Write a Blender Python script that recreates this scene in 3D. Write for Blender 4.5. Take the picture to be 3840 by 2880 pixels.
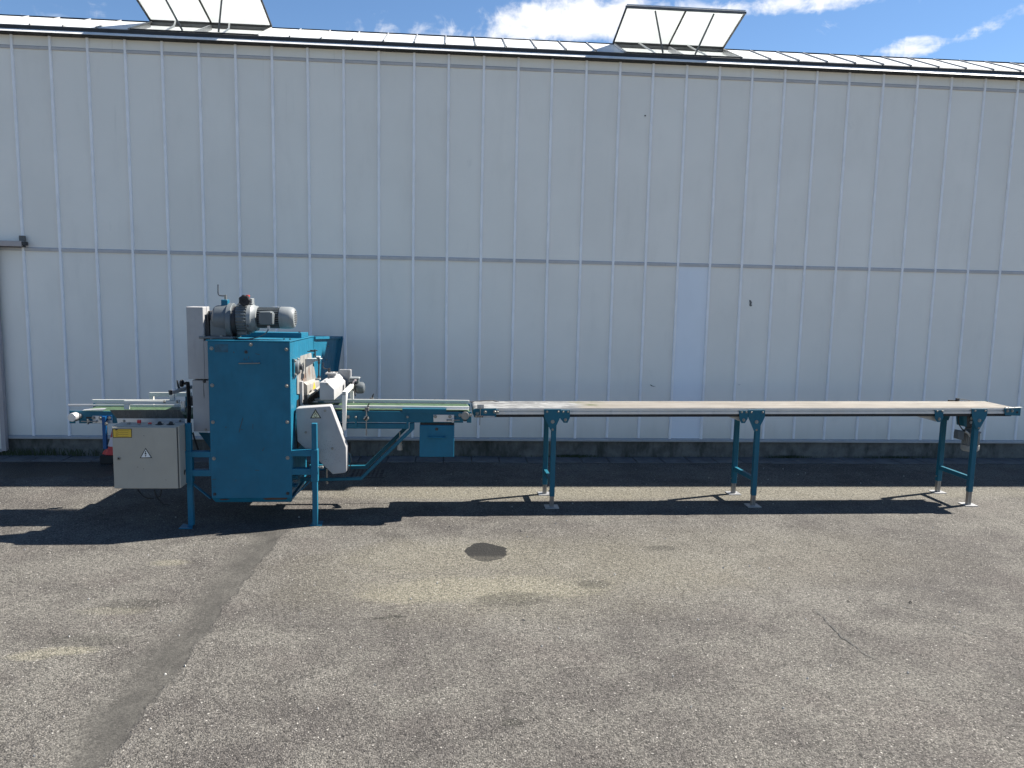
import bpy, bmesh, math, random
from mathutils import Vector, Matrix
R = math.radians
random.seed(7)
for o in list(bpy.data.objects): bpy.data.objects.remove(o)
SC = bpy.context.scene
COL = SC.collection

# ------------------------------------------------------------------ camera
FPX, PITCH, YAW, ROLL, HC = 2884.0, 0.123163, -0.082158, 0.0210154, 1.65
cp, sp, cy, sy = math.cos(PITCH), math.sin(PITCH), math.cos(YAW), math.sin(YAW)
FW = Vector((-sy*cp, cy*cp, -sp)); _r = Vector((cy, sy, 0)); _u = _r.cross(FW)
RT = math.cos(ROLL)*_r + math.sin(ROLL)*_u
UP = -math.sin(ROLL)*_r + math.cos(ROLL)*_u
cd = bpy.data.cameras.new('camera'); cam = bpy.data.objects.new('camera', cd); COL.objects.link(cam)
cam.matrix_world = Matrix(((RT.x, UP.x, -FW.x, 0), (RT.y, UP.y, -FW.y, 0), (RT.z, UP.z, -FW.z, HC), (0, 0, 0, 1)))
cd.sensor_width = 36; cd.lens = FPX/3840*36; cd.clip_start = .05; cd.clip_end = 2000
SC.camera = cam

# ------------------------------------------------------------------ light
SUN = Vector((.835, .28, 1)).normalized()
ELEV = math.asin(SUN.z); AZ = math.atan2(SUN.x, SUN.y)
world = bpy.data.worlds.new('World'); SC.world = world; world.use_nodes = True
SKY_STRENGTH, SUN_STRENGTH, EXPOSURE = 0.056, 5.0, 1.40
sl = bpy.data.lights.new('sun', 'SUN'); sl.energy = SUN_STRENGTH; sl.angle = R(.53); sl.color = (1, .95, .86)
so = bpy.data.objects.new('sun', sl); COL.objects.link(so); so.location = (8, 4, 12)
so.rotation_euler = (-SUN).to_track_quat('-Z', 'Y').to_euler()
vs = SC.view_settings; vs.view_transform = 'Standard'; vs.look = 'None'; vs.gamma = 1; vs.use_curve_mapping = False
vs.exposure = EXPOSURE
SC.cycles.max_bounces = 6; SC.cycles.diffuse_bounces = 2; SC.cycles.glossy_bounces = 3; SC.cycles.transmission_bounces = 4
world.cycles.sampling_method = 'MANUAL'; world.cycles.sample_map_resolution = 512
SC.render.resolution_x, SC.render.resolution_y = 1024, 768

# ------------------------------------------------------------------ photo pixel -> direction -> point on a known plane
CR = dict(C1=(640,1040,3.16), C2=(640,1500,3.16), C3=(200,1400,3.318), C4=(1200,1350,3.16), C5=(1700,1450,3.687), C6=(2600,1450,3.318),
          C7=(3300,1450,3.3185), Z2=(1080,1260,6.9125), Z3=(1080,1480,4.366), Z4=(620,1380,6.38), Z5=(3540,1460,6.38),
          V1=(500,0,3.8138), V2=(2260,0,3.8138), K1=(380,1560,10.366), F=(0,0,1))
def ray(c, x, y):
    o = CR[c]; X = o[0]+x/o[2]; Y = o[1]+y/o[2]
    return FW + RT*((X-1920)/FPX) - UP*((Y-1440)/FPX)
CAM = Vector((0, 0, HC))
def PY(c, x, y, Y): d = ray(c, x, y); return CAM + d*(Y/d.y)
def PZ(c, x, y, Z=0): d = ray(c, x, y); return CAM + d*((Z-HC)/d.z)
def PX(c, x, y, X): d = ray(c, x, y); return CAM + d*(X/d.x)

# ------------------------------------------------------------------ node helpers
class NT:
    def __init__(s, tree): s.t = tree; s.n = tree.nodes; s.l = tree.links
    def node(s, typ, **kw):
        n = s.n.new(typ)
        for k, v in kw.items(): setattr(n, k, v)
        return n
    def put(s, sock, v):
        if hasattr(v, 'is_output'): s.l.new(v, sock)
        else: sock.default_value = v
    def m(s, op, a, b=0.0, c=None, clamp=False):
        n = s.node('ShaderNodeMath', operation=op, use_clamp=clamp); s.put(n.inputs[0], a); s.put(n.inputs[1], b)
        if c is not None: s.put(n.inputs[2], c)
        return n.outputs[0]
    def vm(s, op, a, b=(0,0,0)):
        n = s.node('ShaderNodeVectorMath', operation=op); s.put(n.inputs[0], a)
        if op == 'SCALE': s.put(n.inputs['Scale'], b)
        else: s.put(n.inputs[1], b)
        return n.outputs['Value'] if op in ('LENGTH','DISTANCE','DOT_PRODUCT') else n.outputs[0]
    def mix(s, f, a, b, blend='MIX'):
        n = s.node('ShaderNodeMix', data_type='RGBA', blend_type=blend); s.put(n.inputs[0], f); s.put(n.inputs[6], a); s.put(n.inputs[7], b)
        return n.outputs[2]
    def noise(s, vec, scale, detail=3, rough=.55, dist=0, col=False):
        n = s.node('ShaderNodeTexNoise'); s.put(n.inputs['Vector'], vec); n.inputs['Scale'].default_value = scale
        n.inputs['Detail'].default_value = detail; n.inputs['Roughness'].default_value = rough; n.inputs['Distortion'].default_value = dist
        return n.outputs['Color' if col else 'Fac']
    def ramp(s, f, lo, hi, a=0.0, b=1.0, smooth=True):
        n = s.node('ShaderNodeMapRange', interpolation_type='SMOOTHSTEP' if smooth else 'LINEAR'); s.put(n.inputs[0], f)
        s.put(n.inputs[1], lo); s.put(n.inputs[2], hi); s.put(n.inputs[3], a); s.put(n.inputs[4], b)
        return n.outputs[0]
    def bump(s, h, strength, dist):
        n = s.node('ShaderNodeBump'); s.put(n.inputs['Height'], h); n.inputs['Strength'].default_value = strength; n.inputs['Distance'].default_value = dist
        return n.outputs[0]
    def scale(s, vec, v):
        return s.vm('MULTIPLY', vec, v)
def c4(c): return (c[0], c[1], c[2], 1)
def new_mat(name):
    m = bpy.data.materials.new(name); m.use_nodes = True
    t = NT(m.node_tree); b = m.node_tree.nodes['Principled BSDF']
    return m, t, b
def pos(t): return t.node('ShaderNodeNewGeometry').outputs['Position']
MAT = {}
def paint(name, col, rough=.45, var=.18, chips=0.0, dirt=.25, metallic=0.0, chipcol=(.09,.055,.035), scale=6, rnd=0.0, spec=.5, relief=True, streak=False):
    m, t, b = new_mat(name); p = pos(t)
    n1 = t.noise(p, scale, 4, .6); n2 = t.noise(t.scale(p, (1, 1, .25)), scale*4, 4, .65)
    base = t.mix(t.ramp(n1, .3, .75), c4([c*(1-var) for c in col]), c4([min(1, c*(1+var*.6)) for c in col]))
    if rnd:
        r = t.node('ShaderNodeObjectInfo').outputs['Random']
        base = t.mix(1.0, base, t.ramp(r, 0, 1, 1-rnd, 1, False), 'MULTIPLY')
    if dirt: base = t.mix(t.m('MULTIPLY', t.ramp(n2, .52, .8), dirt), base, c4([c*.35+.02 for c in col]))
    if streak:
        z_ = t.node('ShaderNodeSeparateXYZ'); t.l.new(p, z_.inputs[0])
        run = t.ramp(t.noise(t.scale(p, (1, 1, .035)), 22, 3, .6), .60, .74)
        spot = t.ramp(t.noise(p, 1.1, 2), .50, .66)
        base = t.mix(t.m('MULTIPLY', t.m('MULTIPLY', run, spot), t.ramp(z_.outputs[2], 2.6, 3.7, .05, .38)), base, c4((.30, .30, .26)))
        base = t.mix(t.m('MULTIPLY', t.ramp(t.m('ADD', z_.outputs[2], t.m('MULTIPLY', n2, .25)), .25, .55, 1, 0), .35), base, c4((.38, .36, .31)))
        rub = t.ramp(t.noise(t.scale(p, (1, 1, .5)), 3.4, 5, .7, .8), .66, .74)
        base = t.mix(t.m('MULTIPLY', rub, .12), base, c4((.42, .43, .42)))
    rgh = t.ramp(n2, .3, .7, rough-.07, rough+.12)
    if chips:
        n3 = t.noise(p, 38, 5, .7, .6); n4 = t.noise(p, 3.1, 2)
        ch = t.ramp(t.m('ADD', n3, t.m('MULTIPLY', n4, .25)), .93-chips*.14, .96-chips*.14)
        base = t.mix(ch, base, c4(chipcol)); rgh = t.m('ADD', rgh, t.m('MULTIPLY', ch, .3))
    t.put(b.inputs['Base Color'], base); t.put(b.inputs['Roughness'], rgh)
    b.inputs['Metallic'].default_value = metallic; b.inputs['Specular IOR Level'].default_value = spec
    if relief:
      fine = t.noise(p, 160, 2, .6)
      t.put(b.inputs['Normal'], t.bump(t.m('ADD', t.m('MULTIPLY', fine, .4), n2), .12, .002))
    MAT[name] = m; return m
BLUE = (.009, .128, .212)
paint('blue', BLUE, .45, .12, chips=.55, dirt=.25, spec=.3)
paint('blue_conveyor', (.009, .108, .165), .45, .12, chips=.4, dirt=.25, spec=.3)
paint('blue_deep', (.006, .078, .22), .42, .12, chips=.3, dirt=.2, spec=.3)
paint('grey_cover', (.34, .335, .34), .5, .08, chips=.25, dirt=.3, chipcol=(.1,.08,.07))
paint('cabinet_grey', (.34, .32, .275), .45, .05, dirt=.12)
paint('motor_grey', (.115, .13, .14), .42, .12, dirt=.35)
paint('motor_light', (.23, .245, .25), .4, .1, dirt=.3)
paint('white_paint', (.58, .58, .55), .42, .06, dirt=.15)
paint('aluminium', (.60, .60, .61), .36, .08, dirt=.25, metallic=.55)
paint('galvanised', (.45, .45, .46), .42, .2, dirt=.35, metallic=.7, scale=20)
paint('bolt_metal', (.27, .262, .245), .38, .15, dirt=.3, metallic=.5)
paint('dark_steel', (.035, .035, .038), .5, .2, dirt=.3)
paint('black_rubber', (.012, .012, .013), .6, .2, dirt=0)
paint('stainless', (.38, .365, .34), .4, .1, dirt=.35, metallic=.35)
paint('red_plastic', (.5, .02, .03), .4, .1, dirt=.15)
paint('cone_red', (.55, .05, .035), .5, .15, dirt=.3)
paint('cone_white', (.68, .55, .53), .5, .1, dirt=.3)
paint('sign_yellow', (.62, .40, .04), .5, .08, dirt=.15)
paint('sign_pale', (.66, .60, .40), .5, .06, dirt=.1)
paint('sign_white', (.72, .72, .70), .5, .05, dirt=.1)
paint('sign_black', (.012, .012, .012), .5, .1, dirt=0)
paint('wall_panel', (.87, .825, .755), .5, .035, dirt=.08, scale=1.3, rnd=.045, relief=False, streak=True)
paint('wall_panel_new', (.80, .83, .88), .4, .03, dirt=.04, scale=1.3, relief=False)
paint('batten', (.90, .88, .885), .4, .06, dirt=.2)
paint('wall_rail', (.50, .475, .47), .45, .08, dirt=.2)
paint('trim', (.40, .39, .385), .5, .1, dirt=.35)
paint('frame_dark', (.022, .022, .024), .5, .2, dirt=.2)
paint('frame_grey', (.13, .13, .13), .45, .2, dirt=.3, metallic=.3)
paint('glazing', (.30, .30, .30), .5, .1, dirt=.3)
paint('gutter_metal', (.74, .74, .73), .5, .1, dirt=.25)
paint('door_frame', (.42, .37, .36), .45, .1, dirt=.3)
paint('pvc', (.45, .43, .40), .5, .1, dirt=.4)
paint('rod_steel', (.30, .29, .28), .35, .15, dirt=.4, metallic=.8)
paint('brush_hair', (.055, .05, .045), .7, .3, dirt=0)
paint('mark', (.05, .05, .05), .7, .2, dirt=0)
paint('smudge', (.40, .41, .40), .6, .1, dirt=.3)

def rusty_steel():
    m, t, b = new_mat('steel_rust'); p = pos(t)
    n = t.noise(p, 9, 5, .6); z = t.node('ShaderNodeSeparateXYZ'); t.l.new(p, z.inputs[0])
    near = t.ramp(t.m('ABSOLUTE', t.m('SUBTRACT', z.outputs[2], .985)), .0, .10, 1, 0)
    f = t.m('MULTIPLY', near, t.ramp(n, .42, .66, 0, .75))
    g = t.mix(t.ramp(t.noise(p, 14, 4), .3, .75), c4((.22,.215,.205)), c4((.36,.35,.325)))
    t.put(b.inputs['Base Color'], t.mix(f, g, c4((.19, .085, .04)))); b.inputs['Roughness'].default_value = .5; b.inputs['Metallic'].default_value = .15
    MAT['steel_rust'] = m
rusty_steel()

def rust_motor():
    m, t, b = new_mat('motor_rusty'); p = pos(t); z = t.node('ShaderNodeSeparateXYZ'); t.l.new(p, z.inputs[0])
    n = t.noise(p, 22, 4, .6)
    f = t.ramp(t.m('ADD', z.outputs[2], t.m('MULTIPLY', n, .06)), .40, .455, 1, 0)
    t.put(b.inputs['Base Color'], t.mix(f, t.mix(n, c4((.22,.22,.21)), c4((.36,.35,.33))), c4((.20, .085, .03)))); b.inputs['Roughness'].default_value = .55
    MAT['motor_rusty'] = m
rust_motor()

def belt_green():
    m, t, b = new_mat('belt_green'); p = pos(t)
    w = t.node('ShaderNodeTexWave', wave_type='BANDS', bands_direction='DIAGONAL'); t.put(w.inputs['Vector'], p); w.inputs['Scale'].default_value = 40; w.inputs['Distortion'].default_value = .6
    n = t.noise(p, 30, 4, .7)
    c = t.mix(t.ramp(n, .35, .7), c4((.028, .062, .030)), c4((.066, .115, .062)))
    c = t.mix(t.ramp(t.noise(p, 90, 3, .7), .6, .72), c, c4((.11, .115, .05)))
    t.put(b.inputs['Base Color'], c); b.inputs['Roughness'].default_value = .55
    t.put(b.inputs['Normal'], t.bump(w.outputs['Fac'], .5, .002)); MAT['belt_green'] = m
belt_green()

def belt_grey():
    m, t, b = new_mat('belt_grey'); p = pos(t); s = t.node('ShaderNodeSeparateXYZ'); t.l.new(p, s.inputs[0]); X = s.outputs[0]
    streak = t.noise(t.scale(p, (.9, 14, 1)), 2.2, 5, .65); fine = t.noise(t.scale(p, (6, 60, 1)), 2.5, 4, .7)
    beige = t.mix(t.ramp(streak, .32, .7), c4((.19, .168, .142)), c4((.28, .258, .23)))
    beige = t.mix(t.ramp(fine, .5, .8, 0, .5), beige, c4((.33, .315, .295)))
    sw = t.noise(t.scale(p, (5, 16, 1)), 1.0, 5, .65, 1.2)
    left = t.mix(t.ramp(sw, .40, .62), c4((.125, .125, .125)), c4((.34, .34, .335)))
    wob = t.m('MULTIPLY', t.m('SUBTRACT', t.noise(p, 5, 3), .5), .35)
    c = t.mix(t.ramp(t.m('ADD', X, wob), .93, 1.06), left, beige)
    g = t.m('MULTIPLY', t.ramp(t.m('ABSOLUTE', t.m('SUBTRACT', t.m('ADD', X, wob), 1.09)), .0, .16, 1, 0), t.ramp(t.noise(p, 9, 4), .4, .65))
    c = t.mix(g, c, c4((.10, .11, .05)))
    t.put(b.inputs['Base Color'], c); t.put(b.inputs['Roughness'], t.ramp(sw, .4, .6, .5, .36))
    MAT['belt_grey'] = m
belt_grey()

def glass_white(name, col, tr):
    m, t, b = new_mat(name); p = pos(t)
    n = t.noise(p, 5, 4, .6)
    c = t.mix(t.ramp(n, .3, .7), c4([x*.93 for x in col]), c4(col))
    d = t.node('ShaderNodeBsdfDiffuse'); tl = t.node('ShaderNodeBsdfTranslucent'); g = t.node('ShaderNodeBsdfGlossy'); g.inputs['Roughness'].default_value = .2
    t.put(d.inputs['Color'], c); t.put(tl.inputs['Color'], c)
    mx = t.node('ShaderNodeMixShader'); mx.inputs[0].default_value = tr; t.l.new(d.outputs[0], mx.inputs[1]); t.l.new(tl.outputs[0], mx.inputs[2])
    m2 = t.node('ShaderNodeMixShader'); m2.inputs[0].default_value = .05; t.l.new(mx.outputs[0], m2.inputs[1]); t.l.new(g.outputs[0], m2.inputs[2])
    t.l.new(m2.outputs[0], m.node_tree.nodes['Material Output'].inputs['Surface']); MAT[name] = m
glass_white('roof_glass', (.86, .88, .88), .25)
glass_white('vent_glass', (.90, .92, .91), .62)

def concrete(name, a, b_, moss=.0, scale=7):
    m, t, b = new_mat(name); p = pos(t); n = t.noise(p, scale, 6, .65); n2 = t.noise(t.scale(p, (1, 1, .35)), 3.2, 5, .7); n3 = t.noise(p, 70, 4, .7)
    c = t.mix(t.ramp(n, .3, .7), c4(a), c4(b_))
    c = t.mix(t.ramp(n3, .55, .75, 0, .5), c, c4([x*.4 for x in a]))
    if moss: c = t.mix(t.m('MULTIPLY', t.ramp(n2, .46, .66), moss), c, c4((.03, .033, .025)))
    t.put(b.inputs['Base Color'], c); b.inputs['Roughness'].default_value = .9
    t.put(b.inputs['Normal'], t.bump(t.m('ADD', n, n3), .4, .006)); MAT[name] = m
concrete('plinth_concrete', (.10, .095, .085), (.19, .18, .16), .85)
concrete('slab_concrete', (.085, .085, .088), (.135, .132, .13), .3)

def asphalt():
    m, t, b = new_mat('asphalt'); p = pos(t); s = t.node('ShaderNodeSeparateXYZ'); t.l.new(p, s.inputs[0]); X, Y = s.outputs[0], s.outputs[1]
    big = t.noise(p, .8, 5, .6); mid = t.noise(p, 3.2, 5, .65); fine = t.noise(p, 26, 4, .7)
    def vor(sc, feat='F1'):
        v = t.node('ShaderNodeTexVoronoi', feature=feat); t.put(v.inputs['Vector'], p); v.inputs['Scale'].default_value = sc; return v
    v1 = vor(150); v2 = vor(84)
    def rnd(v):
        q = t.node('ShaderNodeSeparateColor'); t.l.new(v.outputs['Color'], q.inputs[0]); return q.outputs[0], q.outputs[1]
    r1, g1 = rnd(v1); r2, g2 = rnd(v2)
    base = t.mix(t.ramp(t.m('ADD', t.m('MULTIPLY', big, .6), t.m('MULTIPLY', mid, .4)), .36, .64), c4((.072, .0655, .0605)), c4((.126, .118, .105)))
    base = t.mix(t.ramp(t.noise(p, 1.7, 3), .5, .7, 0, .35), base, c4((.102, .089, .081)))
    # pale, sandy areas, dark smudges and painted-in sunlight on the yard
    warp = t.m('MULTIPLY', t.m('SUBTRACT', mid, .5), 1.6)
    def blob(x, y, rx, ry, lo=.35, hi=1.15):
        n = t.node('ShaderNodeVectorMath', operation='MULTIPLY_ADD'); t.put(n.inputs[0], p)
        n.inputs[1].default_value = (1/rx, 1/ry, 0); n.inputs[2].default_value = (-x/rx, -y/ry, 0)
        d = t.m('ADD', t.vm('DOT_PRODUCT', n.outputs[0], n.outputs[0]), warp)
        return t.ramp(d, lo*lo, hi*hi, 1, 0)
    def pxb(x, y): q = PZ('F', x, y); return q.x, q.y
    for (x, y, rx, ry, f) in ((1800,2205,.75,.20,.85), (1560,2240,.35,.10,.5), (1650,2080,.6,.35,.3), (2700,1845,3.2,.27,.55), (1800,1850,1.6,.24,.4), (1900,2150,1.5,.7,.34), (2700,2080,1.6,.6,.22), (250,2440,.16,.05,.8), (110,2460,.12,.05,.7), (630,2110,.12,.06,.6), (420,2290,.2,.06,.4)):  # the widest blobs brighten the sunlit strip and mid yard in the colour
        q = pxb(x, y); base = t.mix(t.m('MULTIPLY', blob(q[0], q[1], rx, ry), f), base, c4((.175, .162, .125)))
    for (x, y, rx, ry, f) in ((1930,2245,.26,.10,.5), (2220,2190,.12,.07,.55), (1430,2318,.05,.018,.8), (1490,2312,.055,.02,.8), (2480,2055,.14,.06,.5), (1480,2010,.16,.05,.3), (940,2000,.14,.05,.6), (500,2265,.2,.08,.5), (340,2400,.22,.08,.45), (1920,2710,.05,.035,.7), (1150,1870,.2,.06,.5), (2450,1960,.2,.05,.3)):
        q = pxb(x, y); base = t.mix(t.m('MULTIPLY', blob(q[0], q[1], rx, ry, .5, 1.05), f), base, c4((.042, .040, .034)))
    # aggregate: single stones of the worn surface
    val = t.ramp(r1, 0, 1, .42, 1.55, False)
    agg = t.mix(1.0, base, val, 'MULTIPLY')
    stone = t.m('MULTIPLY', t.ramp(g1, .885, .915), t.ramp(v1.outputs['Distance'], .25, .5, 1, 0))
    agg = t.mix(t.m('MULTIPLY', stone, .85), agg, c4((.28, .262, .235)))
    stone2 = t.m('MULTIPLY', t.ramp(g2, .962, .975), t.ramp(v2.outputs['Distance'], .2, .45, 1, 0))
    agg = t.mix(t.m('MULTIPLY', stone2, .9), agg, c4((.38, .36, .33)))
    hole = t.m('MULTIPLY', t.ramp(r2, .78, .82), t.ramp(v2.outputs['Distance'], .2, .5, 1, 0))
    agg = t.mix(t.m('MULTIPLY', hole, .7), agg, c4((.022, .021, .020)))
    # the filled trench: smoother, darker asphalt with a sharp right edge
    wob = t.m('MULTIPLY', t.m('SUBTRACT', t.noise(p, 5, 5, .7), .5), .16)
    xr = t.m('ADD', X, wob); xl = t.m('ADD', X, t.m('MULTIPLY', t.m('SUBTRACT', t.noise(p, 2.2, 4), .5), .32))
    slope = t.m('MULTIPLY', t.m('SUBTRACT', Y, 2.5), .028)
    strip = t.m('MULTIPLY', t.ramp(t.m('SUBTRACT', xl, slope), -1.46, -1.24), t.ramp(t.m('SUBTRACT', xr, slope), -1.180, -1.155, 1, 0))
    strip = t.m('MULTIPLY', strip, t.ramp(Y, 4.9, 5.5, 1, 0))
    tar = t.mix(t.ramp(t.noise(t.scale(p, (6, 3, 1)), 3, 5, .7), .3, .7), c4((.036, .034, .031)), c4((.062, .059, .053)))
    tar = t.mix(1.0, tar, t.ramp(r1, 0, 1, .85, 1.15, False), 'MULTIPLY')
    col = t.mix(t.m('MULTIPLY', strip, t.ramp(mid, .3, .7, .95, .72)), agg, tar)
    # oil stain
    q = PZ('F', 1824, 2070)
    n_ = t.node('ShaderNodeVectorMath', operation='MULTIPLY_ADD'); t.put(n_.inputs[0], p)
    n_.inputs[1].default_value = (1/.135, 1/.17, 0); n_.inputs[2].default_value = (-q.x/.135, -q.y/.17, 0)
    dd_ = t.m('ADD', t.vm('DOT_PRODUCT', n_.outputs[0], n_.outputs[0]), t.m('MULTIPLY', t.m('SUBTRACT', t.noise(p, 9, 5, .65), .5), 1.5))
    st = t.ramp(dd_, .93, 1.0, 1, 0)
    st = t.m('MULTIPLY', st, t.ramp(t.m('ADD', Y, t.m('MULTIPLY', fine, .06)), q.y-.07, q.y-.02, .72, 1.0))
    col = t.mix(t.m('MULTIPLY', st, .95), col, c4((.012, .0115, .0115)))
    # wet dark film in the gutter in front of the wall at the left
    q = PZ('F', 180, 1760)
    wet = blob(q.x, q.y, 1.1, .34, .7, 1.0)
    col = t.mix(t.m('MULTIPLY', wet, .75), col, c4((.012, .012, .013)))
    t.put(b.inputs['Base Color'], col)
    t.put(b.inputs['Roughness'], t.m('SUBTRACT', .88, t.m('MULTIPLY', wet, .45)))
    b.inputs['Specular IOR Level'].default_value = .3
    h = t.m('ADD', t.m('MULTIPLY', v1.outputs['Distance'], -.5), t.m('ADD', t.m('MULTIPLY', r1, .5), t.m('MULTIPLY', fine, 1.2)))
    h = t.m('MULTIPLY', h, t.m('SUBTRACT', 1.0, t.m('MULTIPLY', strip, .75)))
    t.put(b.inputs['Normal'], t.bump(h, 1.0, .009)); MAT['asphalt'] = m
asphalt()

# ------------------------------------------------------------------ sky with drifting cloud
def sky():
    t = NT(world.node_tree); bg = world.node_tree.nodes['Background']
    s = t.node('ShaderNodeTexSky', sky_type='NISHITA'); s.sun_disc = False; s.sun_elevation = ELEV; s.sun_rotation = AZ
    s.air_density = 1.0; s.dust_density = .0; s.ozone_density = 4.0; s.altitude = 800
    d = t.node('ShaderNodeTexCoord').outputs['Generated']
    sep = t.node('ShaderNodeSeparateXYZ'); t.l.new(d, sep.inputs[0])
    z = t.m('MAXIMUM', sep.outputs[2], .06)
    pl = t.node('ShaderNodeCombineXYZ'); t.put(pl.inputs[0], t.m('DIVIDE', sep.outputs[0], z)); t.put(pl.inputs[1], t.m('DIVIDE', sep.outputs[1], z))
    P = pl.outputs[0]
    n = t.noise(t.scale(P, (1, 1.0, 1)), 1.9, 5, .62, .35); big = t.noise(P, .55, 3, .5)
    puff = t.noise(d, 26, 5, .62, .5)
    dens = t.m('ADD', t.m('MULTIPLY', n, .85), t.m('SUBTRACT', t.m('MULTIPLY', puff, .95), .40))
    cover = t.m('MULTIPLY', t.ramp(big, .60, .80), .16)                 # cloud fields over the whole sky
    # the cloud banks, by azimuth and elevation
    az = t.m('ARCTAN2', sep.outputs[0], sep.outputs[1]); el = t.m('ARCSINE', sep.outputs[2])
    fl = t.node('ShaderNodeCombineXYZ'); t.put(fl.inputs[0], az); t.put(fl.inputs[1], el); flat = fl.outputs[0]
    ti = t.node('ShaderNodeCombineXYZ'); t.put(ti.inputs[0], az); t.put(ti.inputs[1], t.m('SUBTRACT', el, t.m('MULTIPLY', az, .32))); tilt = ti.outputs[0]
    for (x, y, rx, ry, a) in ((2130,20,.09,.036,.32), (1850,115,.21,.030,.27), (2380,75,.11,.03,.17), (2850,3,.16,.016,.20), (3300,-8,.20,.011,.20), (3400,182,.038,.013,.34), (3720,90,.055,.009,.25), (3130,105,.020,.011,.25), (40,15,.09,.022,.16)):
        v = ray('F', x, y).normalized(); a0, e0 = math.atan2(v.x, v.y), math.asin(v.z)
        n_ = t.node('ShaderNodeVectorMath', operation='MULTIPLY_ADD'); t.put(n_.inputs[0], tilt if y in (180, 90) else flat)
        k_ = .32 if y in (180, 90) else 0
        n_.inputs[1].default_value = (1/rx, 1/ry, 0); n_.inputs[2].default_value = (-a0/rx, -(e0-k_*a0)/ry, 0)
        q = t.vm('DOT_PRODUCT', n_.outputs[0], n_.outputs[0])
        cover = t.m('ADD', cover, t.ramp(q, 0, 1.6, a, 0))
    f = t.ramp(t.m('ADD', dens, cover), .67, 1.04, 0, 1)
    f = t.m('MULTIPLY', f, t.ramp(sep.outputs[2], .0, .08))
    hs = t.node('ShaderNodeHueSaturation'); hs.inputs['Saturation'].default_value = 1.06; hs.inputs['Value'].default_value = 1.0; t.l.new(s.outputs[0], hs.inputs['Color'])
    col = t.mix(f, hs.outputs[0], (7.5, 7.6, 7.9, 1))
    t.l.new(col, bg.inputs['Color']); bg.inputs['Strength'].default_value = SKY_STRENGTH
sky()

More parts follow.
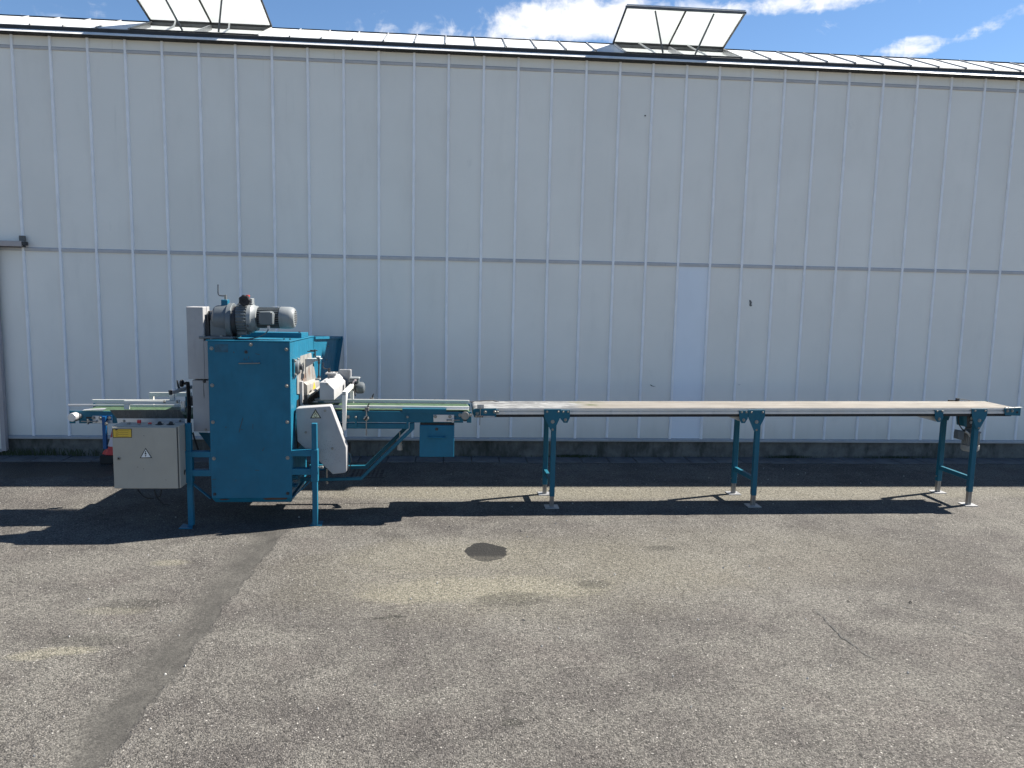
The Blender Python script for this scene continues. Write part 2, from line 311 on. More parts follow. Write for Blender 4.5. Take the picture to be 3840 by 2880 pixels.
# ------------------------------------------------------------------ mesh helpers
WO = {}
def register(o, parent, origin):
    COL.objects.link(o); WO[o.name] = Vector(origin)
    if parent: o.parent = parent; o.location = Vector(origin) - WO[parent.name]
    else: o.location = origin
    return o
def tag(o, label, cat=None, group=None, kind=None):
    if label: o['label'] = label
    if cat: o['category'] = cat
    if group: o['group'] = group
    if kind: o['kind'] = kind
    return o
def thing(name, loc, label, cat, group=None):
    o = bpy.data.objects.new(name, None); o.empty_display_size = .2
    register(o, None, loc); return tag(o, label, cat, group)
class MB:
    def __init__(s): s.v = []; s.f = []
    def add(s, vs, fs):
        k = len(s.v); s.v += [Vector(q) for q in vs]; s.f += [tuple(i+k for i in f) for f in fs]; return s
    def box(s, x0, x1, y0, y1, z0, z1):
        return s.add([(x0,y0,z0),(x1,y0,z0),(x1,y1,z0),(x0,y1,z0),(x0,y0,z1),(x1,y0,z1),(x1,y1,z1),(x0,y1,z1)],
                     [(0,3,2,1),(4,5,6,7),(0,1,5,4),(1,2,6,5),(2,3,7,6),(3,0,4,7)])
    def loft(s, a, b):
        n = len(a); return s.add(list(a)+list(b), [tuple(reversed(range(n))), tuple(range(n, 2*n))] + [(i, (i+1) % n, n+(i+1) % n, n+i) for i in range(n)])
    def plate(s, pts, y1):                                # outline facing the camera, thickened to depth y1
        a = [Vector(q) for q in pts]; return s.loft(a, [Vector((q.x, q.y+y1, q.z)) for q in a])
    def xprism(s, yz, x0, x1): return s.loft([(x0, y, z) for y, z in yz], [(x1, y, z) for y, z in yz])
    def bar(s, a, b, w, h, up=(0,0,1)):
        a, b = Vector(a), Vector(b); d = (b-a).normalized(); u = Vector(up)
        if abs(d.dot(u)) > .98: u = Vector((0,1,0))
        sd = d.cross(u).normalized(); u = sd.cross(d)
        c = [sd*w/2+u*h/2, -sd*w/2+u*h/2, -sd*w/2-u*h/2, sd*w/2-u*h/2]
        return s.loft([a+q for q in c], [b+q for q in c])
    def tube(s, path, r, n=8, r1=None):
        path = [Vector(q) for q in path]; rings = []; prev = None
        for i, q in enumerate(path):
            d = (path[min(i+1, len(path)-1)]-path[max(i-1, 0)]).normalized()
            if prev is None:
                ref = Vector((0,0,1)) if abs(d.z) < .9 else Vector((0,1,0)); sd = d.cross(ref).normalized()
            else: sd = (prev - d*prev.dot(d)).normalized()
            prev = sd; u = sd.cross(d); rr = r if r1 is None else r+(r1-r)*i/(len(path)-1)
            rings.append([q+(sd*math.cos(2*math.pi*k/n)+u*math.sin(2*math.pi*k/n))*rr for k in range(n)])
        return s.rings(rings)
    def rings(s, rings):
        n = len(rings[0]); vs = [q for r_ in rings for q in r_]; fs = [tuple(range(n)), tuple(reversed(range((len(rings)-1)*n, len(rings)*n)))]
        for i in range(len(rings)-1):
            for k in range(n): fs.append((i*n+k, (i+1)*n+k, (i+1)*n+(k+1) % n, i*n+(k+1) % n))
        return s.add(vs, fs)
    def lathe(s, o, axis, prof, n=24):                    # prof: (distance along axis, radius)
        o = Vector(o); a = Vector(axis).normalized(); ref = Vector((0,0,1)) if abs(a.z) < .9 else Vector((1,0,0))
        sd = a.cross(ref).normalized(); u = sd.cross(a)
        return s.rings([[o+a*t_+(sd*math.cos(2*math.pi*k/n)+u*math.sin(2*math.pi*k/n))*max(r_, .0004) for k in range(n)] for t_, r_ in prof])
    def cyl(s, a, b, r, n=16): a, b = Vector(a), Vector(b); return s.lathe(a, b-a, [(0, r), ((b-a).length, r)], n)
    def mesh(s, name, origin=(0,0,0), bevel=0, smooth=True):
        o = Vector(origin); me = bpy.data.meshes.new(name); me.from_pydata([q-o for q in s.v], [], s.f)
        bm = bmesh.new(); bm.from_mesh(me); bmesh.ops.recalc_face_normals(bm, faces=bm.faces)
        if bevel:
            es = [e for e in bm.edges if len(e.link_faces) == 2 and e.calc_face_angle(0) > .6]
            bmesh.ops.bevel(bm, geom=es, offset=bevel, segments=1, affect='EDGES', clamp_overlap=True)
        bm.to_mesh(me); bm.free()
        if smooth:
            me.polygons.foreach_set('use_smooth', [True]*len(me.polygons)); me.set_sharp_from_angle(angle=R(32))
        return me
    def build(s, name, mat, parent=None, origin=None, bevel=0, smooth=True, label=None):
        if origin is None:
            lo = [min(q[i] for q in s.v) for i in range(3)]; hi = [max(q[i] for q in s.v) for i in range(3)]
            origin = ((lo[0]+hi[0])/2, (lo[1]+hi[1])/2, lo[2])
        me = s.mesh(name, origin, bevel, smooth); me.materials.append(MAT[mat])
        o = bpy.data.objects.new(name, me); register(o, parent, origin)
        if label: o['label'] = label
        return o
def inst(name, me, parent, loc, rot=(0,0,0), scl=(1,1,1)):
    o = bpy.data.objects.new(name, me); register(o, parent, loc); o.rotation_euler = rot; o.scale = scl; return o
def bx(name, mat, parent, x0, x1, y0, y1, z0, z1, bevel=.002): return MB().box(x0, x1, y0, y1, z0, z1).build(name, mat, parent, bevel=bevel)
def pts(c, lst, Y): return [PY(c, x, y, Y) for x, y in lst]
# shared bolts facing the camera (axis -y) and facing right (axis +x)
def bolt_mesh(name, mat, r, wash=True):
    b = MB()
    if wash: b.lathe((0,0,0), (0,-1,0), [(0, r*1.45), (.0025, r*1.45)], 16)
    b.lathe((0,-.0022 if wash else 0,0), (0,-1,0), [(0, r), (r*.75, r), (r*.95, r*.8)], 6)
    me = b.mesh(name); me.materials.append(MAT[mat]); return me
BOLT = bolt_mesh('bolt', 'bolt_metal', .0085); BOLT_S = bolt_mesh('bolt_small', 'bolt_metal', .006); BOLT_D = bolt_mesh('bolt_dark', 'dark_steel', .0075)
def bolt(parent, p, me=None, rz=0): return inst('bolt', me or BOLT, parent, p, (0, random.random()*3, rz))

# ================================================================== ground
g = MB(); g.add([(-45,-45,0),(45,-45,0),(45,45,0),(-45,45,0)], [(0,1,2,3)])
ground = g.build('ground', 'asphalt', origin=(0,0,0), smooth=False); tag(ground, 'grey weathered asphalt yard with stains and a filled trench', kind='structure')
def crack(points, w):
    b = MB(); P = [PZ('F', x, y) for x, y in points]; path = []
    for i in range(len(P)-1):
        n = max(2, int((P[i+1]-P[i]).length/.012))
        for k in range(n): path.append(P[i].lerp(P[i+1], k/n))
    path.append(P[-1]); L = []; Rr = []; off = 0
    for i, q in enumerate(path):
        d = (path[min(i+1, len(path)-1)]-path[max(0, i-1)]).normalized(); s_ = Vector((-d.y, d.x, 0)); off = off*.8+random.uniform(-.004, .004)
        ww = w*random.uniform(.3, 1.2)*min(1, 4*min(i+1, len(path)-i)/len(path)+.15)
        L.append(q+s_*(off+ww)+Vector((0,0,.0045))); Rr.append(q+s_*(off-ww)+Vector((0,0,.0045)))
    n = len(path); b.add(L+Rr, [(i, n+i, n+i+1, i+1) for i in range(n-1)]); b.build('crack', 'mark', ground, smooth=False)
crack([(3050,2275),(3110,2340),(3160,2395),(3260,2460),(3340,2500)], .003)
crack([(3290,2265),(3390,2275),(3490,2300)], .0034)
crack([(3560,2350),(3700,2400),(3800,2440)], .0024)
crack([(3150,2392),(3186,2402)], .0034)
crack([(3400,1930),(3520,1948)], .0024)
crack([(3400,2300),(3600,2345),(3780,2420)], .002)
crack([(1885,2075),(2000,2080)], .002)

# loose bits on the asphalt: leaves, straws and grit
lit = MB(); lm = random.Random(3)
for i in range(170):
    x = lm.uniform(-3.2, 4.6); y = lm.uniform(2.3, 7.0); a = lm.random()*6.28; s_ = lm.uniform(.002, .0055); z = .004
    ring = []
    for k in range(5):
        an = a+k*1.2566; rr = s_*lm.uniform(.6, 1.3); ring.append(Vector((x+math.cos(an)*rr, y+math.sin(an)*rr*.8, z)))
    top = Vector((x, y, z+s_*.9)); lit.add([q-Vector((0,0,.006)) for q in ring]+ring+[top], [(k, (k+1) % 5, 5+(k+1) % 5, 5+k) for k in range(5)]+[(5+k, 5+(k+1) % 5, 10) for k in range(5)])
lo = lit.build('grit', 'pvc', origin=(0, 4, 0)); tag(lo, 'pale loose grit scattered over the asphalt', 'grit', kind='stuff')
dk = MB()
for (x, y) in ((1685,1978),(1952,1995),(2282,2012),(2850,1846),(3180,2258),(3414,2261),(1963,2330),(560,2118)):
    q = PZ('F', x, y); a = lm.random()*6.28; l = lm.uniform(.005, .011); w = l*.45; u_ = Vector((math.cos(a), math.sin(a), 0)); s_ = Vector((-u_.y, u_.x, 0))
    z = Vector((0,0,.004)); dk.loft([q+u_*l+z*.8, q+s_*w+z*2, q-u_*l+z, q-s_*w+z*.8], [q+u_*l+z*1.3, q+s_*w+z*2.6, q-u_*l+z*2.2, q-s_*w+z*1.4])
dl = dk.build('dry_leaves', 'dark_steel', origin=(0, 4, 0)); tag(dl, 'small dark scraps of leaf scattered on the asphalt', 'leaves', kind='stuff')

# paving slabs along the foot of the wall
pv = bx('pavement', 'dark_steel', None, -9, 12, 7.16, 7.44, -.06, .002, 0); tag(pv, 'row of grey concrete slabs along the foot of the wall', kind='structure')
sm = MB().box(-.130, .130, -.124, .124, -.03, 0).mesh('slab', bevel=.004); sm.materials.append(MAT['slab_concrete'])
for i in range(-34, 45): inst('slab', sm, pv, (.355+.267*i, 7.286+random.uniform(-.003,.003), .0095+random.uniform(-.0025,.003)), (random.uniform(-.01,.01), random.uniform(-.008,.008), random.uniform(-.008,.008)))

# ================================================================== building
YW = 7.408; S1, S2, X0 = .319635, .343475, -3.868508
def bxp(i): return X0+S1*min(i, 24)+S2*max(0, i-24)
B = thing('greenhouse_building', (1.0, YW, 0), 'long light grey panelled building with sloping white glass roof and two open vents', 'building')
XL, XR = bxp(-9), bxp(42); ZT = 3.785
r1 = (PY('F', 2478, 984, YW).z, PY('F', 2478, 997, YW).z); r2 = (PY('F', 1627, 237, YW).z, PY('F', 1627, 249.5, YW).z)
ztr = PY('F', 1920, 1641, YW).z
MB().box(XL, XR, YW+.034, YW+.10, .1, ZT+.06).box(XL, XL+.1, YW+.10, 12, .1, ZT).box(XR-.1, XR, YW+.10, 12, .1, ZT).box(XL, XR, 12, 12.1, .1, ZT).build('wall', 'frame_grey', B, smooth=False)
MB().box(XL, XR, YW+.018, YW+.15, -.1, ztr-.034).build('plinth', 'plinth_concrete', B, bevel=.006)
MB().xprism([(YW-.012, ztr-.032), (YW-.012, ztr-.014), (YW+.008, ztr-.002), (YW+.034, ztr-.002), (YW+.034, ztr-.032)], XL, XR).build('base_trim', 'trim', B)
for (za, zb) in (r1, r2):
    MB().xprism([(YW+.003, zb), (YW+.003, za-.008), (YW+.010, za), (YW+.033, za), (YW+.033, zb)], XL, XR).build('rail', 'wall_rail', B)
bat = MB().loft([(-.013, .033, 0), (-.013, .006, 0), (-.008, -.002, 0), (.008, -.002, 0), (.013, .006, 0), (.013, .033, 0)],
                [(-.013, .033, 1), (-.013, .006, 1), (-.008, -.002, 1), (.008, -.002, 1), (.013, .006, 1), (.013, .033, 1)]).mesh('batten'); bat.materials.append(MAT['batten'])
pan = MB().box(-.5, .5, 0, .02, 0, 1).mesh('wall_panel', smooth=False); pan.materials.append(MAT['wall_panel'])
pan2 = pan.copy(); pan2.materials.clear(); pan2.materials.append(MAT['wall_panel_new'])
for i in range(-9, 43):
    zb_ = ztr+random.uniform(-.006, .004)
    inst('batten', bat, B, (bxp(i), YW, zb_), (0, random.uniform(-.0008,.0008), 0), (1, 1, ZT-zb_))
    if i == 42: break
    xm = (bxp(i)+bxp(i+1))/2; w = bxp(i+1)-bxp(i)
    for (za, zb) in ((ztr-.001, r1[1]+.001), (r1[0]-.001, r2[1]+.001), (r2[0]-.001, ZT)):
        special = i == 19 and za < .5
        o = inst('wall_panel', pan2 if special else pan, B, (xm, YW+.0125+random.uniform(0,.0015), za), (random.uniform(-.0006,.0006), 0, random.uniform(-.004,.004)), (w-.012, 1, zb-za))
        if special: o['label'] = 'cleaner pale blue replacement panel'
# marks on the wall panels
def blot(c, lst, mat, name, Y=YW+.0085):
    b = MB(); P = [PY(c, x, y, Y) for x, y in lst]; b.plate(P, .002); b.build(name, mat, B, smooth=False)
CR['W1'] = (2380, 980, 3.317)
blot('W1', [(1425,480),(1445,485),(1458,510),(1450,540),(1462,545),(1448,562),(1428,552),(1432,520)], 'frame_grey', 'scuff')
blot('W1', [(192,1532),(205,1536),(225,1550),(262,1558),(230,1557),(205,1550)], 'mark', 'scuff')
blot('W1', [(1280,1522),(1300,1534),(1320,1530),(1300,1541)], 'wall_rail', 'scuff')
blot('F', [(2417,431),(2422,431),(2422,436),(2417,436)], 'mark', 'scuff')
# gutter
MB().xprism([(7.335, 3.783), (7.362, 3.812), (7.372, 3.812), (7.372, 3.790), (7.41, 3.786), (7.41, 3.781)], XL, XR).build('gutter', 'gutter_metal', B, bevel=.001)
MB().xprism([(7.340, 3.779), (7.44, 3.774), (7.44, 3.7805), (7.340, 3.7815)], XL, XR).build('gutter_shade', 'black_rubber', B)  # black strip stands in for the shade under the gutter
MB().xprism([(7.3625, 3.8135), (7.3625, 3.842), (7.372, 3.848), (7.43, 3.848), (7.43, 3.8135)], XL, XR).build('eave_profile', 'frame_dark', B)
# roof
SL = R(23.2); cS, sS = math.cos(SL), math.sin(SL); RY, RZ = 7.372, 3.846; RLEN = .625; BS = .2785; BX0 = -.068
def rp(x, l, h=0): return Vector((x, RY+l*cS-h*sS, RZ+l*sS+h*cS))
vents = ((6, 10), (-10, -6))
glz = MB().box(-.0055, .0055, 0, RLEN-.02, .002, .016).mesh('glazing_bar', bevel=.001); glz.materials.append(MAT['glazing'])
pane = MB().box(-BS/2+.008, BS/2-.008, .012, RLEN-.02, -.004, .004).mesh('roof_pane', smooth=False); pane.materials.append(MAT['roof_glass'])
k0, k1 = int((XL-BX0)/BS), int((XR-BX0)/BS)
for k in range(k0, k1+1):
    x = BX0+k*BS
    if not any(a < k < b for a, b in vents): inst('glazing_bar', glz, B, rp(x, 0), (SL, 0, 0))
    if k < k1 and not any(a <= k < b for a, b in vents): inst('roof_pane', pane, B, rp(x+BS/2, 0), (SL+random.uniform(-.004,.004), 0, 0))
rdg = rp(0, RLEN)
MB().xprism([(rdg.y-.030, rdg.z-.016), (rdg.y-.026, rdg.z+.006), (rdg.y, rdg.z+.014), (rdg.y+.03, rdg.z+.004), (rdg.y+.03, rdg.z-.016)], XL, XR).build('ridge_cap', 'frame_dark', B)
# far slope of the roof, seen only through the open vents
MB().loft([(XL, rdg.y+.03, rdg.z-.006), (XL, 12.1, rdg.z-.9), (XL, 12.1, rdg.z-.89), (XL, rdg.y+.03, rdg.z+.002)], [(XR, rdg.y+.03, rdg.z-.006), (XR, 12.1, rdg.z-.9), (XR, 12.1, rdg.z-.89), (XR, rdg.y+.03, rdg.z+.002)]).build('far_roof_slope', 'vent_glass', B, smooth=False)
# two roof vents hinged at the ridge
VE = R(14.5); VL = .60
def vent(ka, kb, VL, struts):
    xa, xb = BX0+ka*BS-.01, BX0+kb*BS+.0; xm = (xa+xb)/2
    hz = Vector((0, rdg.y-.020, rdg.z+.012))
    def vp(x, l, h=0): return Vector((x, hz.y-l*math.cos(VE)+h*math.sin(VE), hz.z+l*math.sin(VE)+h*math.cos(VE)))
    V = MB().bar(vp(xa, 0), vp(xb, 0), .018, .018).build('roof_vent', 'frame_dark', B)
    for x in (xa, xb): MB().bar(vp(x, 0), vp(x, VL), .013, .018).build('vent_side_bar', 'frame_dark', V)
    MB().bar(vp(xm, 0), vp(xm, VL), .012, .014).build('vent_mullion', 'frame_dark', V)
    MB().bar(vp(xa-.01, VL), vp(xb+.01, VL), .016, .020).build('vent_edge_bar', 'frame_grey', V)
    MB().bar(vp(xa, VL+.010, .016), vp(xb, VL+.010, .016), .012, .008).build('vent_drip_edge', 'aluminium', V)
    for a, b in ((xa, xm), (xm, xb)):
        MB().loft([vp(a+.006, .012, .006), vp(b-.006, .012, .006), vp(b-.006, VL-.01, .006), vp(a+.006, VL-.01, .006)],
                  [vp(a+.006, .012, .011), vp(b-.006, .012, .011), vp(b-.006, VL-.01, .011), vp(a+.006, VL-.01, .011)]).build('vent_pane', 'vent_glass', V, smooth=False)
    w = xb-xa
    for u0, c_, x_, y_ in struts:
        e_ = PY(c_, x_, y_, RY+.06*cS); MB().tube([vp(xa+w*u0, VL-.02, -.012), rp(e_.x, .06, .01)], .0085, 8).build('vent_strut', 'frame_grey', V)
    for u0 in (.22, .66):
        q0 = vp(xa+w*u0, .05, -.02); q1 = rp(xa+w*u0+.06, .05, .0)
        MB().tube([q0, q0.lerp(q1, .4)+Vector((.02, 0, -.01)), q0.lerp(q1, .75)+Vector((.012,0,0)), q1], .008, 6).build('vent_arm', 'gutter_metal', V)
    # rim of the opening under it
    MB().bar(rp(xa, RLEN-.028, -.006), rp(xb, RLEN-.028, -.006), .03, .024).build('ridge_rail', 'frame_grey', V)
    for x in (xa, xm, xb): MB().bar(rp(x, .02, -.01), rp(x, RLEN-.05, -.01), .014, .045, (0, -sS, cS)).build('rafter', 'aluminium', V)
    MB().bar(rp(xa, .02, .006), rp(xb, .02, .006), .012, .010).build('sill_bar', 'frame_dark', V)
vent(6, 10, .585, ((.243, 'V2', 860, 770), (.74, 'V2', 1320, 785))); vent(-10, -6, .60, ((.243, 'V1', 705, 440), (.74, 'V1', 1220, 465)))

# sliding door at the far left and its top rail
a, b_ = PY('F', 0, 902, 7.35), PY('F', 86, 925, 7.35)
dr = thing('sliding_door', (-4.7, 7.36, 0), 'grey sliding door hanging from a rail at the left end of the wall', 'door')
bx('leaf', 'wall_panel', dr, -5.45, -4.125, 7.355, 7.385, .08, 1.925)
for x0, x1 in ((-5.5, -5.45), (-4.125, -4.085)): bx('stile', 'door_frame', dr, x0, x1, 7.345, 7.392, .06, 1.93)
bx('bottom_rail', 'door_frame', dr, -5.45, -4.125, 7.348, 7.390, .05, .08)
dv = bx('door_rail', 'door_frame', B, -6.8, b_.x, 7.325, 7.40, b_.z, a.z, .003)
bx('rail_groove', 'dark_steel', dv, -6.8, b_.x+.006, 7.345, 7.385, b_.z-.004, b_.z+.03, 0)
bx('rail_stop', 'dark_steel', dv, b_.x-.006, b_.x+.02, 7.33, 7.404, b_.z+.012, a.z-.004)
bx('rail_bracket', 'frame_grey', dv, b_.x-.05, b_.x+.0, 7.385, 7.407, a.z, a.z+.05)
MB().box(b_.x-.36, b_.x-.34, 7.35, 7.38, b_.z-.03, b_.z).build('rail_roller', 'dark_steel', dv)

# weeds at the foot of the plinth
wd = MB(); wr = random.Random(5)
for i in range(1100):
    x = wr.choice([wr.uniform(-4.6, -2.6), wr.uniform(-4.6, -3.4), wr.uniform(-2.6, 6.5), wr.gauss(3.45, .12), wr.gauss(1.25, .1), wr.gauss(4.6, .15)]); y = 7.40+wr.uniform(-.03, .015); h = wr.uniform(.02, .09 if x < -2.6 else .035); a = wr.random()*6.28; l = wr.uniform(.2, .9)*h
    w = .0025; d = Vector((math.cos(a)*l, -abs(math.sin(a))*l*.7, 0)); b0 = Vector((x, y, .005))
    m1 = b0+d*.4+Vector((0,0,h*.75)); m2 = b0+d+Vector((0,0,h)); s_ = Vector((w, w*.4, 0))
    wd.add([b0-s_, b0+s_, m1+s_, m1-s_, m2], [(0,1,2,3), (3,2,4)])
MAT['weed'] = paint('weed', (.045, .065, .025), .6, .3, dirt=.3)
wo = wd.build('weeds', 'weed', origin=(0, 7.4, 0), smooth=False); tag(wo, 'thin weeds growing at the foot of the wall', 'weeds', kind='stuff')

# ================================================================== drain grate
dg = thing('drain_grate', (-.71, 6.73, 0), 'dark iron drain grate set into the shaded asphalt near the wall', 'grate')
DX0, DX1, DY0, DY1 = -.87, -.55, 6.575, 6.885
fr = MB(); t_ = .022
fr.box(DX0, DX1, DY0, DY0+t_, -.01, .007).box(DX0, DX1, DY1-t_, DY1, -.01, .007).box(DX0, DX0+t_, DY0+t_, DY1-t_, -.01, .007).box(DX1-t_, DX1, DY0+t_, DY1-t_, -.01, .007).box(DX0+t_, DX1-t_, 6.72, 6.74, -.01, .0065)
fr.build('frame', 'dark_steel', dg, smooth=False)
bx('shaft', 'black_rubber', dg, DX0+t_, DX1-t_, DY0+t_, DY1-t_, .0, .003, 0)
bar_ = MB().box(-.009, .009, DY0+t_-6.73, DY1-t_-6.73, .0, .0035).mesh('bar'); bar_.materials.append(MAT['dark_steel'])
for i in range(7): inst('bar', bar_, dg, (DX0+t_+.032+i*.0345, 6.73, .0025))

# ================================================================== traffic cone behind the cabinet
cx, cyy = -3.035, 7.17
cone = thing('traffic_cone', (cx, cyy, 0), 'small red and white traffic cone half hidden behind the control cabinet', 'cone')
bx('base', 'black_rubber', cone, cx-.10, cx+.10, cyy-.10, cyy+.10, .0, .085, .008)
def frus(n, r0, r1, z0, z1, rot): return [[Vector((cx+math.cos(rot+2*math.pi*k/n)*r, cyy+math.sin(rot+2*math.pi*k/n)*r, z)) for k in range(n)] for r, z in ((r0, z0), (r1, z1))]
MB().rings(frus(8, .112, .062, .0855, .155, R(22))).build('skirt', 'cone_red', cone, bevel=.003)
MB().rings(frus(20, .061, .036, .155, .235, 0)).build('white_band', 'cone_white', cone)
MB().rings(frus(20, .036, .014, .235, .33, 0)).build('tip', 'cone_red', cone)

# ================================================================== blue machine
M = thing('industrial_machine', (-1.33, 5.6, 0), 'blue steel machine housing with grey gear motor on top and short conveyors on both sides', 'machine')
HX0, HX1, HF = -1.596, -1.061, 5.22
# ---- housing
h = MB()
h.loft([(HX0, HF+.012, .215), (HX0, HF+.012, 1.262), (HX0, 6.12, 1.242), (HX0, 6.12, .84), (HX0, 5.80, .80), (HX0, 5.80, .215)],
       [(HX1-.006, HF+.012, .215), (HX1-.006, HF+.012, 1.262), (HX1-.006, 6.12, 1.242), (HX1-.006, 6.12, .84), (HX1-.006, 5.80, .80), (HX1-.006, 5.80, .215)])
hs = h.build('housing', 'blue', M, bevel=.004)
# right side wall sheet with its tapering front flange
MB().loft([(HX1-.005, HF+.013, 1.262), (HX1-.005, 6.12, 1.242), (HX1-.005, 6.12, .845), (HX1-.005, 5.42, .845), (HX1-.005, 5.305, .52), (HX1-.005, HF+.013, .52)],
          [(HX1, HF+.013, 1.262), (HX1, 6.12, 1.242), (HX1, 6.12, .845), (HX1, 5.42, .845), (HX1, 5.305, .52), (HX1, HF+.013, .52)]).build('side_sheet', 'blue', hs)
# dark mouth below the brush
bx('mouth', 'black_rubber', hs, HX1-.08, HX1-.0005, 5.44, 6.0, .50, .842, 0)
fp = bx('front_panel', 'blue', hs, HX0+.001, HX1, HF, HF+.0125, .2, 1.2655, .0015)
MB().loft([(HX0, HF+.004, .199), (HX1, HF+.004, .199), (HX1, 5.80, .199), (HX0, 5.80, .199)], [(HX0+.02, HF+.02, .166), (HX1-.01, HF+.02, .166), (HX1-.01, 5.78, .166), (HX0+.02, 5.78, .166)]).build('floor_pan', 'blue', hs, bevel=.002)
MAT['rust'] = paint('rust', (.075, .035, .02), .8, .4, dirt=.3)
for lst in ([(1090,1168),(1180,1158),(1290,1160),(1385,1158),(1370,1178),(1250,1182),(1120,1182)], [(580,1176),(640,1172),(700,1176),(660,1186),(590,1188)]):
    MB().plate(pts('C2', lst, HF-.0012), .001).build('rust_patch', 'rust', fp, smooth=False)
for c, x, y in (('C1',485,842),('C1',950,795),('C1',1372,853),('C1',492,1280),('C1',1377,1285),('C2',500,262),('C2',1383,260),('C2',513,693),('C2',1386,685)): bolt(fp, PY(c, x, y, HF))
for c, x, y in (('C2',523,1115),('C2',1387,1106),('C1',893,884)): bolt(fp, PY(c, x, y, HF), BOLT_D)
for lst in ([(850,215),(857,216),(835,300),(812,385),(806,388),(822,320)], [(830,345),(855,347),(852,352),(830,351)], [(645,318),(660,316),(662,325),(650,330)], [(972,285),(976,285),(975,345),(971,345)], [(1000,828),(1050,832),(1048,836),(1000,834)], [(500,1030),(525,1035),(520,1040)], [(485,470),(500,482),(496,486)], [(490,940),(540,934),(538,940),(492,946)], [(1085,600),(1110,560),(1112,563),(1090,606)]):
    MB().plate(pts('C2', lst, HF-.0008), .0006).build('scratch', 'dark_steel', fp, smooth=False)
for lst in ([(743,880),(752,878),(755,890),(749,897),(743,892)], [(870,955),(880,970),(872,985),(867,975)], [(1000,900),(1060,915),(1050,918),(1002,905)], [(895,965),(900,962),(905,985),(898,985)], [(922,935),(928,936),(924,965),(920,960)], [(960,995),(970,993),(970,1002),(962,1003)]):
    MB().plate(pts('C1', lst, HF-.0008), .0006).build('scratch', 'dark_steel', fp, smooth=False)
MAT['blue_patch'] = paint('blue_patch', (.013, .092, .15), .5, .35, dirt=.6, scale=26)
MB().plate(pts('C1', [(522,793),(680,793),(680,888),(522,888)], HF-.0008), .0006).build('label_trace', 'blue_patch', fp, smooth=False)
a, b_ = PY('C1', 808, 1020, HF-.022), PY('C1', 1045, 1018, HF-.022)
MB().tube([a+Vector((0,.022,0)), a+Vector((0,.004,0)), a+Vector((.004,0,0)), b_-Vector((.004,0,0)), b_+Vector((0,.004,0)), b_+Vector((0,.022,0))], .0042, 8).build('handle', 'bolt_metal', fp)
# ---- top plate, top box, hopper
MB().loft([(HX0-.01, HF-.004, 1.2665), (HX1+.002, HF-.004, 1.2665), (HX1+.002, 6.14, 1.2445), (HX0-.01, 6.14, 1.2445)], [(HX0-.01, HF-.004, 1.2735), (HX1+.002, HF-.004, 1.2735), (HX1+.002, 6.14, 1.2515), (HX0-.01, 6.14, 1.2515)]).build('top_plate', 'blue', M, bevel=.0015)
tbx = MB().loft([(-1.512, 5.70, 1.262), (-1.074, 5.70, 1.262), (-1.074, 5.97, 1.256), (-1.512, 5.97, 1.256)], [(-1.512, 5.70, 1.300), (-1.074, 5.70, 1.300), (-1.074, 5.97, 1.289), (-1.512, 5.97, 1.289)]).build('top_box', 'blue', M, bevel=.002)
MB().cyl((-1.10, 5.76, 1.297), (-1.10, 5.76, 1.305), .008, 8).build('bolt', 'dark_steel', tbx)
for x in (-1.14, -1.10): MB().cyl((x, 5.42, 1.268), (x, 5.42, 1.277), .006, 8).build('bolt', 'dark_steel', M)
def hop(dx, dz):
    return ([(-1.58+dx, 6.10+dx, 1.243+dz), (-1.058-dx, 6.10+dx, 1.243+dz), (-1.0-dx, 7.10-dx, 1.185+dz), (-1.58+dx, 7.10-dx, 1.185+dz)],
            [(-1.50+dx, 6.12+dx, .80), (-1.066-dx, 6.12+dx, .80), (-1.050-dx, 7.06-dx, .80), (-1.50+dx, 7.06-dx, .80)])
t0, b0 = hop(0, 0); t1, b1 = hop(.006, .0)
hp = MB(); V = t0+b0+t1+b1
hp.add(V, [(i, (i+1) % 4, 4+(i+1) % 4, 4+i) for i in range(4)]+[(8+i, 12+i, 12+(i+1) % 4, 8+(i+1) % 4) for i in range(4)]+[(i, 8+i, 8+(i+1) % 4, (i+1) % 4) for i in range(4)]+[(4, 5, 6, 7), (15, 14, 13, 12)])
hop_o = hp.build('hopper', 'blue', M)
MB().bar((-1.052, 6.12, 1.236), (-.992, 7.10, 1.177), .016, .022).build('rim_flange', 'blue', hop_o, bevel=.002)
MB().bar((-1.59, 7.105, 1.178), (-.97, 7.105, 1.176), .022, .024).build('rim_flange', 'blue', hop_o, bevel=.002)
MB().loft([(-1.002, 7.098, 1.172), (-.966, 7.10, 1.172), (-.966, 7.108, 1.172), (-1.002, 7.108, 1.172)], [(-1.052, 7.052, .80), (-1.018, 7.055, .80), (-1.018, 7.063, .80), (-1.052, 7.062, .80)]).build('corner_flange', 'blue', hop_o)
for (y, z) in ((6.62, 1.02), (6.66, 1.13)): bolt(hop_o, (-1.043 if z < 1.1 else -1.035, y, z), BOLT_S, R(90))
MB().box(-1.45, -1.40, 6.86, 6.91, 0, .81).build('hopper_leg', 'blue', hop_o, bevel=.002); MB().box(-1.16, -1.11, 6.86, 6.91, 0, .81).build('hopper_leg', 'blue', hop_o, bevel=.002)
